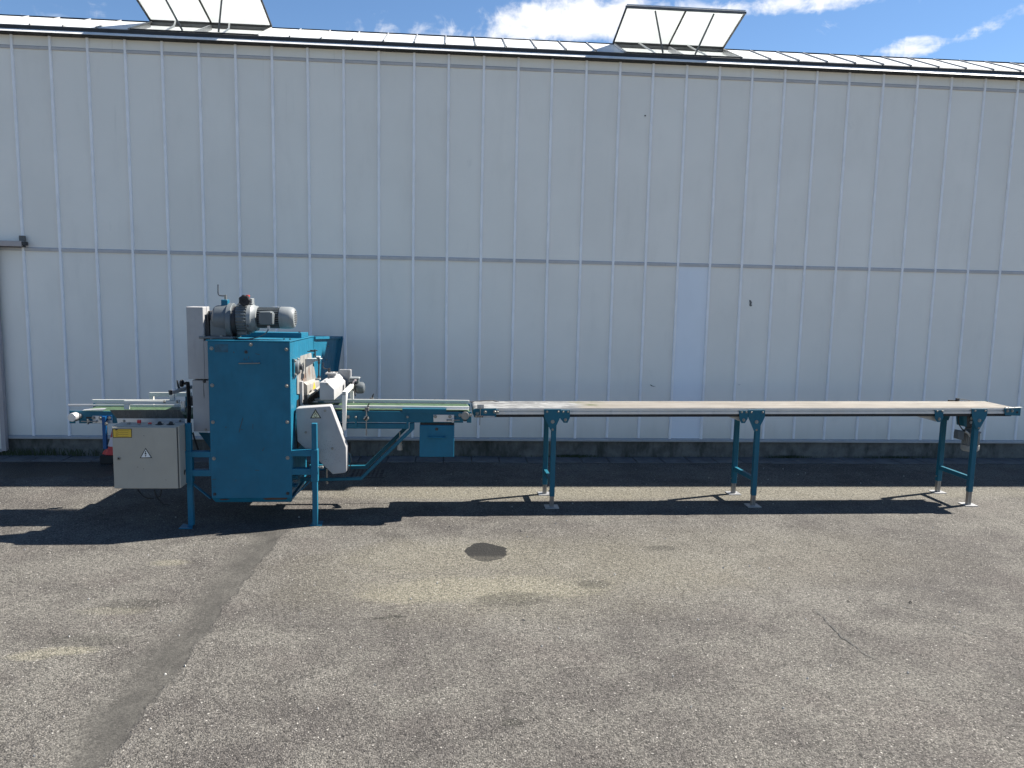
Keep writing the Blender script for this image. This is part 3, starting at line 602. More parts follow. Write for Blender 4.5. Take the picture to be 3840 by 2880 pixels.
# ---- grey belt covers at the left of the housing
cv = MB().box(-1.752, -1.642, 5.30, 5.44, 1.002, 1.486).box(-1.6421, -1.604, 5.30, 5.44, 1.002, 1.262).build('drive_cover', 'grey_cover', M, bevel=.003)
lc = bx('lower_cover', 'grey_cover', M, -1.732, -1.604, 5.315, 5.46, .64, .992, .003)
bolt(lc, PY('C2', 417, 350, 5.315), BOLT_S); bolt(lc, PY('C1', 400, 1232, 5.315), BOLT_D)
MB().plate(pts('C1', [(387,1250),(392,1250),(394,1330),(400,1400),(396,1440),(391,1400),(388,1330)], 5.3142), .0006).build('scratch', 'dark_steel', lc, smooth=False)
MB().plate(pts('C2', [(330,385),(466,388),(466,565)], 5.40), .004).build('gusset', 'blue_conveyor', M, smooth=False)
# ---- gear motor on top
MY = 5.40; ax = (1, 0, 0)
gm = MB().lathe((-1.601, MY, 1.400), ax, [(0, .05), (.004, .083), (.02, .096), (.085, .101), (.101, .106)], 32)
gm.box(-1.604, -1.499, MY-.085, MY+.085, 1.292, 1.40)
gmo = gm.build('gear_motor', 'motor_grey', M, bevel=.003)
MB().lathe((-1.499, MY, 1.390), ax, [(0, .118), (.003, .124), (.030, .124), (.034, .118)], 36).build('gear_flange', 'motor_grey', gmo)
MB().lathe((-1.466, MY, 1.392), ax, [(0, .102), (.028, .098), (.030, .112)], 32).build('variator_neck', 'dark_steel', gmo)
MB().lathe((-1.437, MY, 1.410), ax, [(0, .100), (.004, .102), (.060, .099), (.072, .088), (.076, .06)], 36).build('variator', 'motor_grey', gmo)
rib = MB().box(0, .066, -.0035, .0035, -.004, .009).mesh('rib', bevel=.0015); rib.materials.append(MAT['motor_grey'])
for k in range(30):
    a = 2*math.pi*k/30; inst('rib', rib, gmo, (-1.434, MY+math.sin(a)*.1, 1.410+math.cos(a)*.1), (-a, 0, 0))
MB().lathe((-1.370, MY, 1.412), ax, [(0, .094), (.004, .099), (.030, .099), (.040, .090), (.062, .084), (.066, .070)], 36).build('motor_flange', 'motor_light', gmo)
bx('variator_foot', 'motor_grey', gmo, -1.437, -1.372, MY-.06, MY+.06, 1.30, 1.34, .004)
mb = MB().lathe((-1.306, MY, 1.418), ax, [(0, .060), (.155, .060)], 28).build('motor_body', 'dark_steel', gmo)
fin = MB().box(0, .15, -.0018, .0018, 0, .0135).mesh('fin'); fin.materials.append(MAT['motor_grey'])
for k in range(28):
    a = 2*math.pi*k/28; inst('fin', fin, gmo, (-1.304, MY+math.sin(a)*.058, 1.418+math.cos(a)*.058), (-a, 0, 0))
fc = MB().lathe((-1.157, MY, 1.420), ax, [(0, .0735), (.004, .0755), (.062, .0755), (.084, .072), (.097, .062), (.1005, .052)], 36).build('fan_cover', 'motor_light', gmo)
sl_ = MB().box(-.0006, .0006, -.003, .003, -.005, .005).mesh('vent_slot'); sl_.materials.append(MAT['black_rubber'])
for ky in range(-6, 7):
    for kz in range(-3, 4):
        if (ky*.0085)**2+(kz*.0145)**2 < .0023: inst('vent_slot', sl_, gmo, (-1.0566, MY+ky*.0085, 1.42+kz*.0145), (0,0,0), (1, .75, 1))
MB().lathe((-1.645, MY, 1.422), ax, [(0, .030), (.03, .032), (.045, .036)], 24).build('shaft_hub', 'motor_light', gmo)
MB().plate([PY('C1', x, y, 5.335) for x, y in ((395,700),(420,560),(440,400),(462,700))], .12).build('pedestal', 'dark_steel', gmo, smooth=False)
bx('base_plate', 'motor_grey', gmo, -1.672, -1.452, MY-.11, MY+.11, 1.2755, 1.292, .003)
for x in (-1.645, -1.53): MB().cyl((x, MY-.095, 1.29), (x, MY-.095, 1.299), .009, 6).build('bolt', 'bolt_metal', gmo)
for x, y in ((590,490),(915,578)):
    q = PY('C1', x, y, MY-.098); MB().lathe(q+Vector((0,.02,0)), (0,-1,0), [(0, .015), (.02, .015), (.021, .009), (.012, .008)], 16).build('oil_plug', 'motor_grey', gmo); 
tb = MB().plate(pts('C1', [(1042,405),(1180,402),(1213,432),(1213,565),(1042,565)], 5.285), .07).build('terminal_box', 'motor_grey', gmo, bevel=.006)
for x, y in ((1198,425),(1200,550),(1055,550),(1052,418)): q = PY('C1', x, y, 5.2835); MB().cyl(q, q+Vector((0,-.003,0)), .004, 8).build('screw', 'dark_steel', tb)
q = PY('C1', 1160, 572, 5.32); MB().lathe(q, (0,0,-1), [(0, .009), (.012, .010), (.016, .008), (.024, .007)], 12).build('cable_gland', 'cone_white', tb)
pts_ = [PY('C1', x, y, Y) for x, y, Y in ((1160,600,5.32),(1150,635,5.32),(1115,672,5.31),(1050,705,5.30),(980,722,5.30),(900,732,5.30),(820,730,5.33),(760,720,5.45))]
MB().tube(pts_, .0042, 8).build('motor_cable', 'motor_grey', gmo)
q = PY('C1', 875, 275, 5.31)
kn = [[q+Vector((math.cos(a_)*r_, y_, math.sin(a_)*r_)) for a_, r_ in ((2*math.pi*k/42, r0*(1+.055*math.cos(7*2*math.pi*k/42))) for k in range(42))] for y_, r0 in ((.022, .022), (.014, .036), (-.004, .037), (-.009, .030), (-.009, .014), (-.004, .012))]
MB().rings(kn).build('hand_wheel', 'black_rubber', gmo)
MB().cyl(q, q+Vector((0,.10,0)), .012, 12).build('hand_wheel_shaft', 'dark_steel', gmo)
q = PY('C1', 915, 235, 5.39); MB().lathe(q, (0,0,1), [(0, .012), (.010, .014), (.014, .013), (.015, .006)], 12).build('red_cap', 'cone_red', gmo)
bx('adjuster_block', 'motor_light', gmo, -1.372, -1.338, 5.37, 5.43, 1.50, 1.548, .003)
bx('adjuster_seat', 'motor_grey', gmo, -1.405, -1.336, 5.365, 5.435, 1.496, 1.515, .003)
bb = bx('crank_block', 'blue', gmo, -1.546, -1.502, 5.375, 5.425, 1.485, 1.536, .003)
a = PY('C1', 650, 260, 5.40)
MB().cyl(a-Vector((0,0,.008)), a+Vector((0,0,.03)), .008, 10).build('crank_spindle', 'bolt_metal', bb)
MB().tube([PY('C1', x, y, 5.40) for x, y in ((660,218),(620,220),(580,216),(566,205),(561,180),(561,85))], .0036, 8).build('crank_handle', 'dark_steel', bb)
q = PY('C1', 1245, 348, MY); MB().box(q.x-.02, q.x+.02, MY-.01, MY+.012, 1.4925, 1.4935).build('rating_plate', 'sign_white', gmo)
# ---- legs with welded brackets
FY = 5.222
for (px0, px1, bx0, bx1, inx) in ((172, 236, 168, 250, 470), (1668, 1730, 1660, 1742, 1425)):
    x0, x1 = PY('C2', px0, 500, FY).x, PY('C2', px1, 500, FY).x
    zt = PY('C2', px0, 281, FY).z
    L = bx('leg', 'blue', M, x0, x1, FY+.004, FY+.04, .006, zt, .002)
    sx0, sx1 = PY('C2', bx0, 700, FY).x, PY('C2', bx1, 700, FY).x; z0 = PY('C2', bx0, 985 if bx0 < 500 else 970, FY).z; z1 = PY('C2', bx0, 608 if bx0 < 500 else 590, FY).z
    bx('leg_sleeve', 'blue', L, sx0, sx1, FY-.002, FY+.046, z0, z1, .002)
    xin = PY('C2', inx, 700, FY).x; xa, xb = (sx1, xin+.008) if bx0 < 500 else (xin-.006, sx0)
    zz = [PY('C2', 300, y, FY).z for y in (612, 680, 832, 905)]
    if bx0 > 500: zz = [PY('C2', 1550, y, FY).z for y in (598, 668, 815, 888)]
    bx('arm', 'blue', L, xa, xb, FY, FY+.05, zz[1], zz[0], .0015); bx('arm', 'blue', L, xa, xb, FY, FY+.05, zz[3], zz[2], .0015)
    xi = (xb-.018, xb) if bx0 < 500 else (xa, xa+.016)
    bx('arm_plate', 'blue', L, xi[0], xi[1], FY+.001, FY+.049, zz[2]+.0005, zz[1]-.0005, 0)
    # diagonal strap below
    p0 = PY('C2', 255, 985, FY+.03) if bx0 < 500 else PY('C2', 1655, 965, FY+.03); p1 = PY('C2', 478, 1165, FY+.03) if bx0 < 500 else PY('C2', 1440, 1160, FY+.03)
    MB().bar(p0, p1, .03, .005, (0, 0, 1)).build('brace', 'blue', L)
    q = ((x0+x1)/2, FY+.02)
    if bx0 < 500: fpp = [PZ('C2', x, y, .006) for x, y in ((95,1520),(255,1520),(262,1492),(150,1462))]
    else: fpp = [PZ('C2', x, y, .006) for x, y in ((1645,1485),(1790,1485),(1808,1432),(1690,1430))]
    MB().loft([Vector((v.x, v.y, 0.0)) for v in fpp], [Vector((v.x, v.y, .007)) for v in fpp]).build('foot_plate', 'blue', L, bevel=.001)
    # its rear twin
    rx0 = -1.56 if bx0 < 500 else -1.27; rx1 = rx0+.036
    L2 = bx('leg', 'blue', M, rx0, rx1, 5.96, 6.0, .006, .84, .002)
    bx('foot_plate', 'blue', L2, rx0-.03, rx1+.03, 5.93, 6.03, 0, .006, 0)
q = PY('C2', 1745, 797, FY+.02); cb = MB().cyl(q, q+Vector((.03, 0, 0)), .005, 10).lathe(q+Vector((.012,0,0)), (1,0,0), [(0, .009), (.008, .009)], 6).lathe(q+Vector((.024,0,0)), (1,0,0), [(0, .010), (.010, .011), (.014, .006)], 10).build('clamp_bolt', 'bolt_metal', M)
# small hardware between bracket and floor at the right
for y0, y1 in ((895, 925), (1002, 1030)):
    a = PY('C2', 1436, y1, 5.30); b_ = PY('C2', 1505, y0, 5.30); bx('hinge_tab', 'blue', M, a.x-.01, b_.x, 5.29, 5.34, a.z, b_.z, .001)
a = PY('C2', 1500, 955, 5.30); MB().cyl(a-Vector((.03,0,0)), a, .008, 10).build('hinge_pin', 'bolt_metal', M)
# ---- guard with the warning triangle, right of the housing
gd = MB().plate(pts('C2', [(1482,103),(1500,98),(1888,70),(1900,82),(2080,565),(2085,845),(2068,862),(1922,880),(1755,722),(1502,492)], 5.32), .10).build('roller_guard', 'grey_cover', M, bevel=.003)
def triangle(c, tri, inner, Y, mat, parent, label):
    s_ = MB().plate(pts(c, tri, Y), .0012).build('warning_sign', 'sign_black', parent, smooth=False, label=label)
    MB().plate(pts(c, inner, Y-.0008), .0006).build('sign_face', mat, s_, smooth=False); return s_
ts = triangle('C2', [(1652,218),(1785,216),(1715,106)], [(1670,208),(1767,206),(1715,124)], 5.3185, 'sign_pale', gd, 'yellow triangle warning of rotating rollers')
for (x, y, r) in ((1716, 184, 20), (1715, 150, 13)):
    ring = lambda rr, Y: [PY('C2', x+math.cos(k/14*6.2832)*rr, y+math.sin(k/14*6.2832)*rr, Y) for k in range(14)]
    MB().plate(ring(r, 5.3168), .0005).build('roller_symbol', 'sign_black', ts, smooth=False); MB().plate(ring(r-5, 5.3162), .0005).build('roller_symbol', 'sign_pale', ts, smooth=False)
for x, y in ((1828,125),(1601,383),(1916,574)): bolt(gd, PY('C2', x, y, 5.32), BOLT_S)
gr = random.Random(2)
spk = MB()
for k in range(150):
    x = gr.gauss(1850, 95); y = gr.gauss(640, 95); r = gr.uniform(1.2, 4)
    if not (1800-.0*y < x+((y-700)*-.1) and y < 820 and x < 2060 and x > 1560+max(0, (y-520))*.95): continue
    ang = gr.random()*3; spk.plate([PY('C2', x+math.cos(ang+k2*2.1)*r*gr.uniform(.5,1.3), y+math.sin(ang+k2*2.1)*r*1.2, 5.3192) for k2 in range(3)], .0004)
if spk.v: o = spk.build('dirt_speck', 'dark_steel', gd, smooth=False); o['kind'] = 'stuff'
# ---- outlet at the right side: steel chute plate, brush, bearing, arm with threaded rod
SX = HX1+.006
st = MB().loft([(HX1+.0008, *PX('Z2', x, y, SX).yz) for x, y in ((335,520),(600,437),(640,640),(690,880),(722,1080),(735,1330),(400,1500),(240,1500),(240,1100))],
               [(SX, *PX('Z2', x, y, SX).yz) for x, y in ((335,520),(600,437),(640,640),(690,880),(722,1080),(735,1330),(400,1500),(240,1500),(240,1100))]).build('chute_plate', 'steel_rust', M, smooth=False)
a = PX('Z2', 400, 1150, SX); b_ = PX('Z2', 725, 1090, SX); zl = .845
MB().loft([(SX+.0005, a.y, zl), (SX+.0005, a.y, a.z-.01), (SX+.0005, b_.y, b_.z), (SX+.0005, b_.y, zl)], [(SX+.028, a.y, zl), (SX+.028, a.y, a.z-.035), (SX+.028, b_.y, b_.z-.025), (SX+.028, b_.y, zl)]).build('chute_lip', 'stainless', st, bevel=.002)
a = PX('Z2', 315, 1170, SX); bx('chute_post', 'grey_cover', st, SX+.0005, SX+.02, a.y-.028, a.y+.02, .79, a.z, .001)
tri = [PX('Z2', x, y, SX+.0295) for x, y in ((645,1385),(720,1350),(682,1175))]
MB().loft(tri, [v-Vector((.0008,0,0)) for v in tri]).build('yellow_sticker', 'sign_yellow', st, smooth=False)
y0_, y1_ = 5.53, 6.02
br = MB().loft([(SX+.03, y0_, .842), (SX+.03, y1_, .842), (SX+.055, y1_, .875), (SX+.055, y0_, .875)], [(SX+.045, y0_, .835), (SX+.045, y1_, .835), (SX+.068, y1_, .868), (SX+.068, y0_, .868)]).build('brush_holder', 'stainless', M)
hair = MB(); hr = random.Random(4)
for k in range(150):
    y = y0_+.01+(y1_-y0_-.02)*k/149; x = SX+.036+hr.uniform(-.006,.006); hair.bar((x, y, .842), (x+hr.uniform(.004,.02), y+hr.uniform(-.004,.004), .79+hr.uniform(-.004,.006)), .0022, .003)
hair.build('bristles', 'brush_hair', br, smooth=False)
bx('brush_end', 'black_rubber', br, SX+.025, SX+.05, y0_-.014, y0_-.001, .78, .87, .001)
q = Vector((HX1, 5.36, 1.085))
bf = MB().loft([(HX1+.001, q.y-.075, q.z-.06), (HX1+.001, q.y+.06, q.z-.06), (HX1+.001, q.y+.06, q.z+.065), (HX1+.001, q.y-.075, q.z+.065)], [(HX1+.014, q.y-.075, q.z-.06), (HX1+.014, q.y+.06, q.z-.06), (HX1+.014, q.y+.06, q.z+.065), (HX1+.014, q.y-.075, q.z+.065)]).build('bearing_flange', 'blue_conveyor', M, bevel=.003)
MB().lathe(q+Vector((.013,0,0)), ax, [(0, .052), (.018, .048), (.024, .040), (.024, .028), (.020, .026)], 28).build('bearing', 'motor_grey', bf)
MB().lathe(q+Vector((.02,0,0)), ax, [(0, .020), (.034, .020), (.037, .017)], 20).build('shaft_end', 'dark_steel', bf)
for dy in (-.06, .045):
    for dz in (-.046, .05): bolt(bf, q+Vector((.0145, dy, dz)), BOLT, R(90))
a = PX('Z2', 460, 605, -1.0); AY = 5.62
MB().plate([PY('Z2', x, y, AY) for x, y in ((462,598),(838,604),(838,650),(700,655),(640,715),(495,800),(462,815))], .006).build('adjuster_arm', 'grey_cover', M, bevel=.001)
MB().plate([PY('Z2', x, y, AY) for x, y in ((462,596),(862,600),(862,590),(500,585))], .05).build('adjuster_arm', 'white_paint', M, smooth=False)
MB().plate([PY('Z2', x, y, AY) for x, y in ((440,600),(462,600),(462,1085),(448,1085))], .004).build('adjuster_post', 'steel_rust', M, smooth=False)
rx = PY('Z2', 805, 700, AY); rx2 = PY('Z2', 798, 1050, AY)
rod = MB().cyl(rx2, rx+Vector((0,0,.05)), .0055, 10).build('threaded_rod', 'dark_steel', M)
for x, y, hh, r in ((805,690,.016,.0105),(798,1060,.014,.011),(785,555,.016,.013)): q = PY('Z2', x, y, AY); MB().lathe(q-Vector((0,0,hh/2)), (0,0,1), [(0, r), (hh, r)], 6).build('nut', 'dark_steel', rod)
q0 = PY('Z2', 715, 1095, AY); q1 = PY('Z2', 840, 1140, AY); bx('rod_bracket', 'stainless', M, q0.x, q1.x, AY-.02, AY+.02, q1.z, q0.z, .001)
q0 = PY('Z2', 740, 520, AY); q1 = PY('Z2', 840, 560, AY); bx('rod_bracket', 'white_paint', M, q0.x, q1.x, AY-.03, AY+.01, q1.z, q0.z, .001)
MB().tube([PY('Z2', x, y, AY) for x, y in ((750,560),(715,545),(703,500),(700,420),(700,350))], .0055, 8).build('crank_handle', 'dark_steel', M)
for (x0, y0, x1, y1) in ((500,400,700,395),(570,372,765,378)):
    MB().cyl(PY('Z2', x0, y0, 5.70), PY('Z2', x1, y1, 5.70), .0035, 8).build('guide_pin', 'dark_steel', M)
q0, q1 = PY('Z2', 640, 450, 5.66), PY('Z2', 690, 590, 5.66); bx('slide_block', 'blue_conveyor', M, q0.x, q1.x, 5.66, 5.70, q1.z, q0.z, .002)
q0, q1 = PY('Z2', 640, 700, 5.66), PY('Z2', 680, 790, 5.66); bx('slide_block', 'blue_conveyor', M, q0.x, q1.x, 5.66, 5.70, q1.z, q0.z, .002)
# ---- white hood over the outfeed with its crank and motor
hoodp = [(-.915, .838), (-.915, .9645), (-.864, .9645), (-.814, .914), (-.814, .838)]
hd = MB().loft([(x, 5.50, z) for x, z in hoodp], [(x+.012, 6.05, z) for x, z in hoodp]).build('roller_hood', 'grey_cover', M, bevel=.002)
for y in (5.55, 5.72): MB().cyl((-.885, y, .962), (-.885, y, .970), .006, 8).build('bolt', 'dark_steel', hd)
q = PY('Z2', 1020, 1245, 5.50); bolt(hd, PY('Z2', 1020, 1245, 5.50), BOLT_S)
bx('hood_plate', 'grey_cover', hd, -.855, -.762, 6.052, 6.068, .86, .998, .003); bx('hood_plate_edge', 'grey_cover', hd, -.774, -.762, 6.02, 6.0515, .86, .998, .002)
q0 = PY('Z2', 985, 945, 5.80); q1 = PY('Z2', 1270, 985, 5.80); cp_ = bx('crank_plate', 'grey_cover', hd, q0.x, q1.x, 5.76, 5.86, q1.z, q0.z, .002)
q1 = PY('Z2', 1040, 985, 5.80); bx('crank_stand', 'grey_cover', hd, q1.x, q1.x+.05, 5.78, 5.84, .96, q1.z, .001)
for x in (1105, 1150, 1240, 1275): q = PY('Z2', x, 930, 5.80); MB().cyl(q-Vector((0,0,.004)), q+Vector((0,0,.002)), .005, 6).build('bolt', 'bolt_metal', cp_)
q = PY('Z2', 1065, 940, 5.80); MB().cyl(q-Vector((0,0,.004)), q+Vector((0,0,.03)), .008, 10).build('crank_spindle', 'dark_steel', cp_)
MB().tube([PY('Z2', x, y, 5.80) for x, y in ((1100,860),(1060,862),(945,845),(918,828),(908,790),(910,690))], .0038, 8).build('crank_handle', 'dark_steel', cp_)
q = PY('Z2', 1810, 1340, 5.93)
hm = MB().lathe((-.765, 5.93, q.z+.001), ax, [(0, .040), (.07, .040)], 24).build('hood_motor', 'dark_steel', M)
MB().lathe((-.706, 5.93, q.z), ax, [(0, .0435), (.003, .045), (.036, .045), (.052, .040), (.060, .028)], 28).build('fan_cover', 'motor_grey', hm)
a, b_ = PY('Z2', 1600, 1110, 5.93), PY('Z2', 1845, 1200, 5.93); tb2 = bx('terminal_box', 'motor_grey', hm, a.x, b_.x, 5.90, 5.96, b_.z, a.z, .003)
a, b_ = PY('Z2', 1600, 1062, 5.93), PY('Z2', 1868, 1108, 5.93); bx('box_lid', 'motor_light', tb2, a.x, b_.x, 5.895, 5.965, b_.z, a.z, .005)
MB().tube([PY('Z2', x, y, 5.87) for x, y in ((1770,1150),(1735,1150),(1705,1185),(1690,1240))], .006, 8).build('hose', 'cone_white', hm)
MB().tube([PY('Z2', x, y, 5.86) for x, y in ((1640,1370),(1720,1330),(1770,1270))], .009, 8).build('clamp_lever', 'dark_steel', hm)
MB().tube([PY('Z2', x, y, 5.80) for x, y in ((1600,1385),(1690,1385),(1720,1430),(1750,1560))], .008, 8, .0045).build('clamp_lever', 'black_rubber', hm)
# ---- white sensor arch over the outfeed belt
a0, a1 = PY('C4', 262, 375, 5.425), PY('C4', 310, 835, 5.425)
wa = bx('arch', 'white_paint', M, a0.x, a1.x, 5.425, 5.455, a1.z, a0.z, .001)
yb = 5.87
MB().box(a0.x, a1.x, 5.4555, yb, a0.z-.028, a0.z).build('arch_beam', 'white_paint', wa, bevel=.001)
bx('arch_post', 'white_paint', wa, a0.x, a1.x, yb-.03, yb, .70, a0.z-.0285, .001)
e = (a0.x+a1.x)/2
for dx in (-.0065, .0065):
    for dz in (-.008, -.020): MB().box(e+dx-.0035, e+dx+.0035, 5.4235, 5.4247, a0.z+dz-.004, a0.z+dz+.003).build('profile_slot', 'black_rubber', wa)
MB().loft([(a1.x+.0005, 5.456, a0.z-.03), (a1.x+.0005, 5.53, a0.z-.03), (a1.x+.0005, 5.456, a0.z-.10)], [(a1.x-.005, 5.456, a0.z-.03), (a1.x-.005, 5.53, a0.z-.03), (a1.x-.005, 5.456, a0.z-.10)]).build('arch_gusset', 'white_paint', wa, smooth=False)
# ---- outfeed conveyor (green belt)
OY0, OY1 = 5.45, 5.82
oc = MB(); zt = lambda x: PY('C4', 160, 600, OY0).z+.0
za, zb = PY('C4', 300, 603, OY0).z, PY('C4', 300, 735, OY0).z
xa, xb = -1.05, PY('C4', 1795, 650, OY0).x
xn0, xn1 = PY('C4', 1697, 700, OY0).x, PY('C4', 1740, 700, OY0).x; zn = PY('C4', 1700, 708, OY0).z
prof = [(xa, zb), (xn0, zb), (xn0, zn), (xn1, zn), (xn1, zb), (xb, zb), (xb, za), (xa, za)]
oco = MB().loft([(x, OY0, z) for x, z in prof], [(x, OY0+.006, z) for x, z in prof]).build('outfeed_conveyor', 'blue_conveyor', M, bevel=.001)
MB().loft([(x, OY1, z) for x, z in prof], [(x, OY1+.006, z) for x, z in prof]).build('side_plate', 'blue_conveyor', oco, bevel=.001)
MB().box(xa, xb-.02, OY0+.007, OY0+.02, za-.012, za-.004).box(xa, xb-.02, OY0+.007, OY1-.001, zb+.01, zb+.03).build('cross_pan', 'dark_steel', oco)
belt_z = za+.006
MB().loft([(xa, OY0+.038, belt_z), (xa, OY1-.012, belt_z), (xa, OY1-.012, belt_z-.006), (xa, OY0+.038, belt_z-.006)], [(xb-.035, OY0+.038, belt_z), (xb-.035, OY1-.012, belt_z), (xb-.035, OY1-.012, belt_z-.006), (xb-.035, OY0+.038, belt_z-.006)]).build('belt', 'belt_green', oco)
MB().cyl((xb-.035, OY0+.022, belt_z-.025), (xb-.035, OY1-.012, belt_z-.025), .025, 20).build('end_roller', 'belt_green', oco)
e0 = PY('C4', 975, 632, OY0-.004); e1 = PY('C4', 1497, 582, OY0-.004); MB().xprism([(OY0-.004, e0.z), (OY0-.004, e1.z), (OY0+.03, e1.z), (OY0+.03, e1.z-.003), (OY0-.0005, e1.z-.003), (OY0-.0005, e0.z)], e0.x, e1.x).build('edge_strip', 'blue_conveyor', oco)
e0 = PY('C4', 1497, 582, OY0); e1 = PY('C4', 1765, 590, OY0); MB().box(e0.x+.001, e1.x, OY0-.001, OY0+.035, e1.z, e1.z+.003).build('edge_strip', 'aluminium', oco)
q0, q1 = PY('C4', 1345, 648, OY0-.004), PY('C4', 1588, 735, OY0-.004); tp = bx('tension_plate', 'aluminium', oco, q0.x, q1.x, OY0-.004, OY0-.0005, q1.z, q0.z, .001)
for x, y in ((1367,670),(1540,670)): bolt(tp, PY('C4', x, y, OY0-.004))
q = PY('C4', 1500, 712, OY0-.015); q2 = PY('C4', 1655, 712, OY0-.015); MB().cyl(q, q2, .004, 8).lathe(q, ax, [(-.0, .007), (.008, .007)], 6).lathe(q+Vector((.05,0,0)), ax, [(0, .007), (.008, .007)], 6).build('tension_bolt', 'bolt_metal', oco)
q0, q1 = PY('C4', 1570, 668, OY0), PY('C4', 1618, 735, OY0); bx('slot', 'black_rubber', oco, q0.x, q1.x, OY0-.0012, OY0-.0004, PY('C4', 1570, 678, OY0).z, q0.z, 0)
bx('tension_lug', 'galvanised', oco, PY('C4', 1562, 700, OY0).x, PY('C4', 1588, 700, OY0).x, OY0-.02, OY0-.005, PY('C4', 1562, 738, OY0).z, PY('C4', 1562, 690, OY0).z, .001)
q = PY('C4', 1720, 658, OY0); rb = MB().lathe(q, (0,-1,0), [(0, .0290), (.012, .0290), (.014, .026), (.014, .001)], 24).build('roller_bearing', 'bolt_metal', oco)
for dx in (-62, 62): bolt(rb, PY('C4', 1720+dx, 652, OY0))
bolt(oco, PY('C4', 335, 673, OY0))
# lower beam and its straps
zl0, zl1 = PY('C4', 600, 815, OY0).z, PY('C4', 600, 752, OY0).z; xl1 = PY('C4', 1050, 800, OY0).x
for y in (OY0, OY1-.03): bx('lower_beam', 'blue_conveyor', oco, -1.02, xl1 if y == OY0 else xl1-.02, y, y+.03, zl0, zl1, .002)
for x in (425, 1037):
    q0, q1 = PY('C4', x-15, 650, OY0-.005), PY('C4', x+14, 815, OY0-.005); s_ = bx('strap', 'blue_conveyor', oco, q0.x, q1.x, OY0-.005, OY0-.0004, q1.z, q0.z, .001); bolt(s_, PY('C4', x, 675, OY0-.005), BOLT_S)
# guide rails and their clamps
for Y, y in ((OY0+.03, 562), (OY1-.02, 487)):
    qa = PY('C4', 230, y, Y); qb = PY('C4', 1768, y+4, Y); MB().bar((max(qa.x-.30, -1.04), Y, qb.z), (qb.x, Y, qb.z), .010, .020).build('guide_rail', 'white_paint', oco, bevel=.002)
def clamp(x, ytop, Y, long):
    q = PY('C4', x, ytop, Y); o = bx('guide_clamp', 'frame_grey', oco, q.x-.014, q.x+.014, Y-.014, Y+.014, q.z-.028, q.z, .003)
    MB().tube([q+Vector((.006,0,-.004)), q+Vector((.008,-.004,.014)), q+Vector((.016,-.004,.030))], .006, 8, .0035).build('clamp_lever', 'black_rubber', o)
    if long:
        MB().cyl(q-Vector((.004, .012, .20)), q-Vector((.002, .012, .02)), .0042, 8).build('clamp_rod', 'rod_steel', o)
        k = PY('C4', 550, 690, Y-.02); MB().lathe(k, (0,-1,0), [(0, .018), (.016, .018), (.020, .012)], 8).build('clamp_head', 'bolt_metal', o)
        MB().tube([k+Vector((-.012,-.022,-.010)), k+Vector((.004,-.026,.008)), k+Vector((.010,-.026,.022))], .006, 8).build('clamp_lever', 'black_rubber', o)
clamp(557, 560, OY0-.002, True); clamp(612, 446, OY1+.01, False)
# bent support frames under the outfeed
sf = MB().loft(pts('C4', [(-20,1405),(478,1392),(1060,820),(1060,752),(1118,745),(1118,820),(492,1425),(-20,1438)], OY0+.004), [v+Vector((0,.032,0)) for v in pts('C4', [(-20,1405),(478,1392),(1060,820),(1060,752),(1118,745),(1118,820),(492,1425),(-20,1438)], OY0+.004)]).build('support_frame', 'blue_conveyor', oco, bevel=.002)
lst = pts('C4', [(330,1255),(535,1252),(975,820),(975,760),(1030,760),(1030,820),(560,1290),(330,1296)], OY1); MB().loft(lst, [v+Vector((0,.032,0)) for v in lst]).build('support_frame', 'blue_conveyor', oco, bevel=.002)
xf = PY('C4', -20, 1420, OY0).x; zf = PY('C4', -20, 1420, OY0).z
MB().box(-1.05, xf, OY0+.005, OY0+.035, zf-.012, zf+.012).box(-1.05, PY('C4', 330, 1275, OY1).x, OY1+.001, OY1+.031, zf-.004, zf+.02).build('base_beam', 'blue_conveyor', oco)
q = PY('C4', 80, 1440, OY0+.02); MB().cyl(q-Vector((0,0,.012)), q+Vector((0,0,.09)), .006, 8).lathe(q-Vector((0,0,.016)), (0,0,1), [(0, .011), (.010, .011)], 8).build('levelling_bolt', 'rod_steel', oco)
# motor and cable glimpsed behind the guard
q = PY('C4', 345, 1170, 5.62); MB().lathe((q.x-.09, 5.62, q.z), ax, [(0, .045), (.08, .045), (.10, .038), (.105, .02)], 20).build('belt_motor', 'blue_conveyor', oco)
MB().lathe((q.x-.06, 5.70, q.z+.07), ax, [(0, .04), (.06, .04)], 16).build('gearbox', 'dark_steel', oco)
MB().tube([PY('C4', x, y, 5.52) for x, y in ((325,1095),(355,1120),(370,1190),(360,1260),(335,1340),(315,1385))], .0035, 6).build('cable', 'frame_grey', oco)
# catch tray under the belt end
q0, q1 = PY('C4', 1180, 772, OY0-.002), PY('C4', 1588, 1150, OY0-.002)
ct = bx('catch_tray', 'blue', oco, q0.x, q1.x, OY0-.002, OY1-.02, q1.z, q0.z, .003)
MB().box(q0.x+.008, q1.x-.004, OY0+.006, OY1-.03, q0.z+.0005, q0.z+.014).build('tray_slide', 'black_rubber', ct)
a, b_ = PY('C4', 1290, 918, OY0-.024), PY('C4', 1482, 918, OY0-.024)
MB().tube([a+Vector((0,.022,0)), a, a+Vector((.003,-.003,0)), b_-Vector((.003,.003,0)), b_, b_+Vector((0,.022,0))], .0058, 8).build('tray_handle', 'blue', ct)
q = PY('C4', 1383, 818, OY0-.002); bolt(ct, q, BOLT_D)
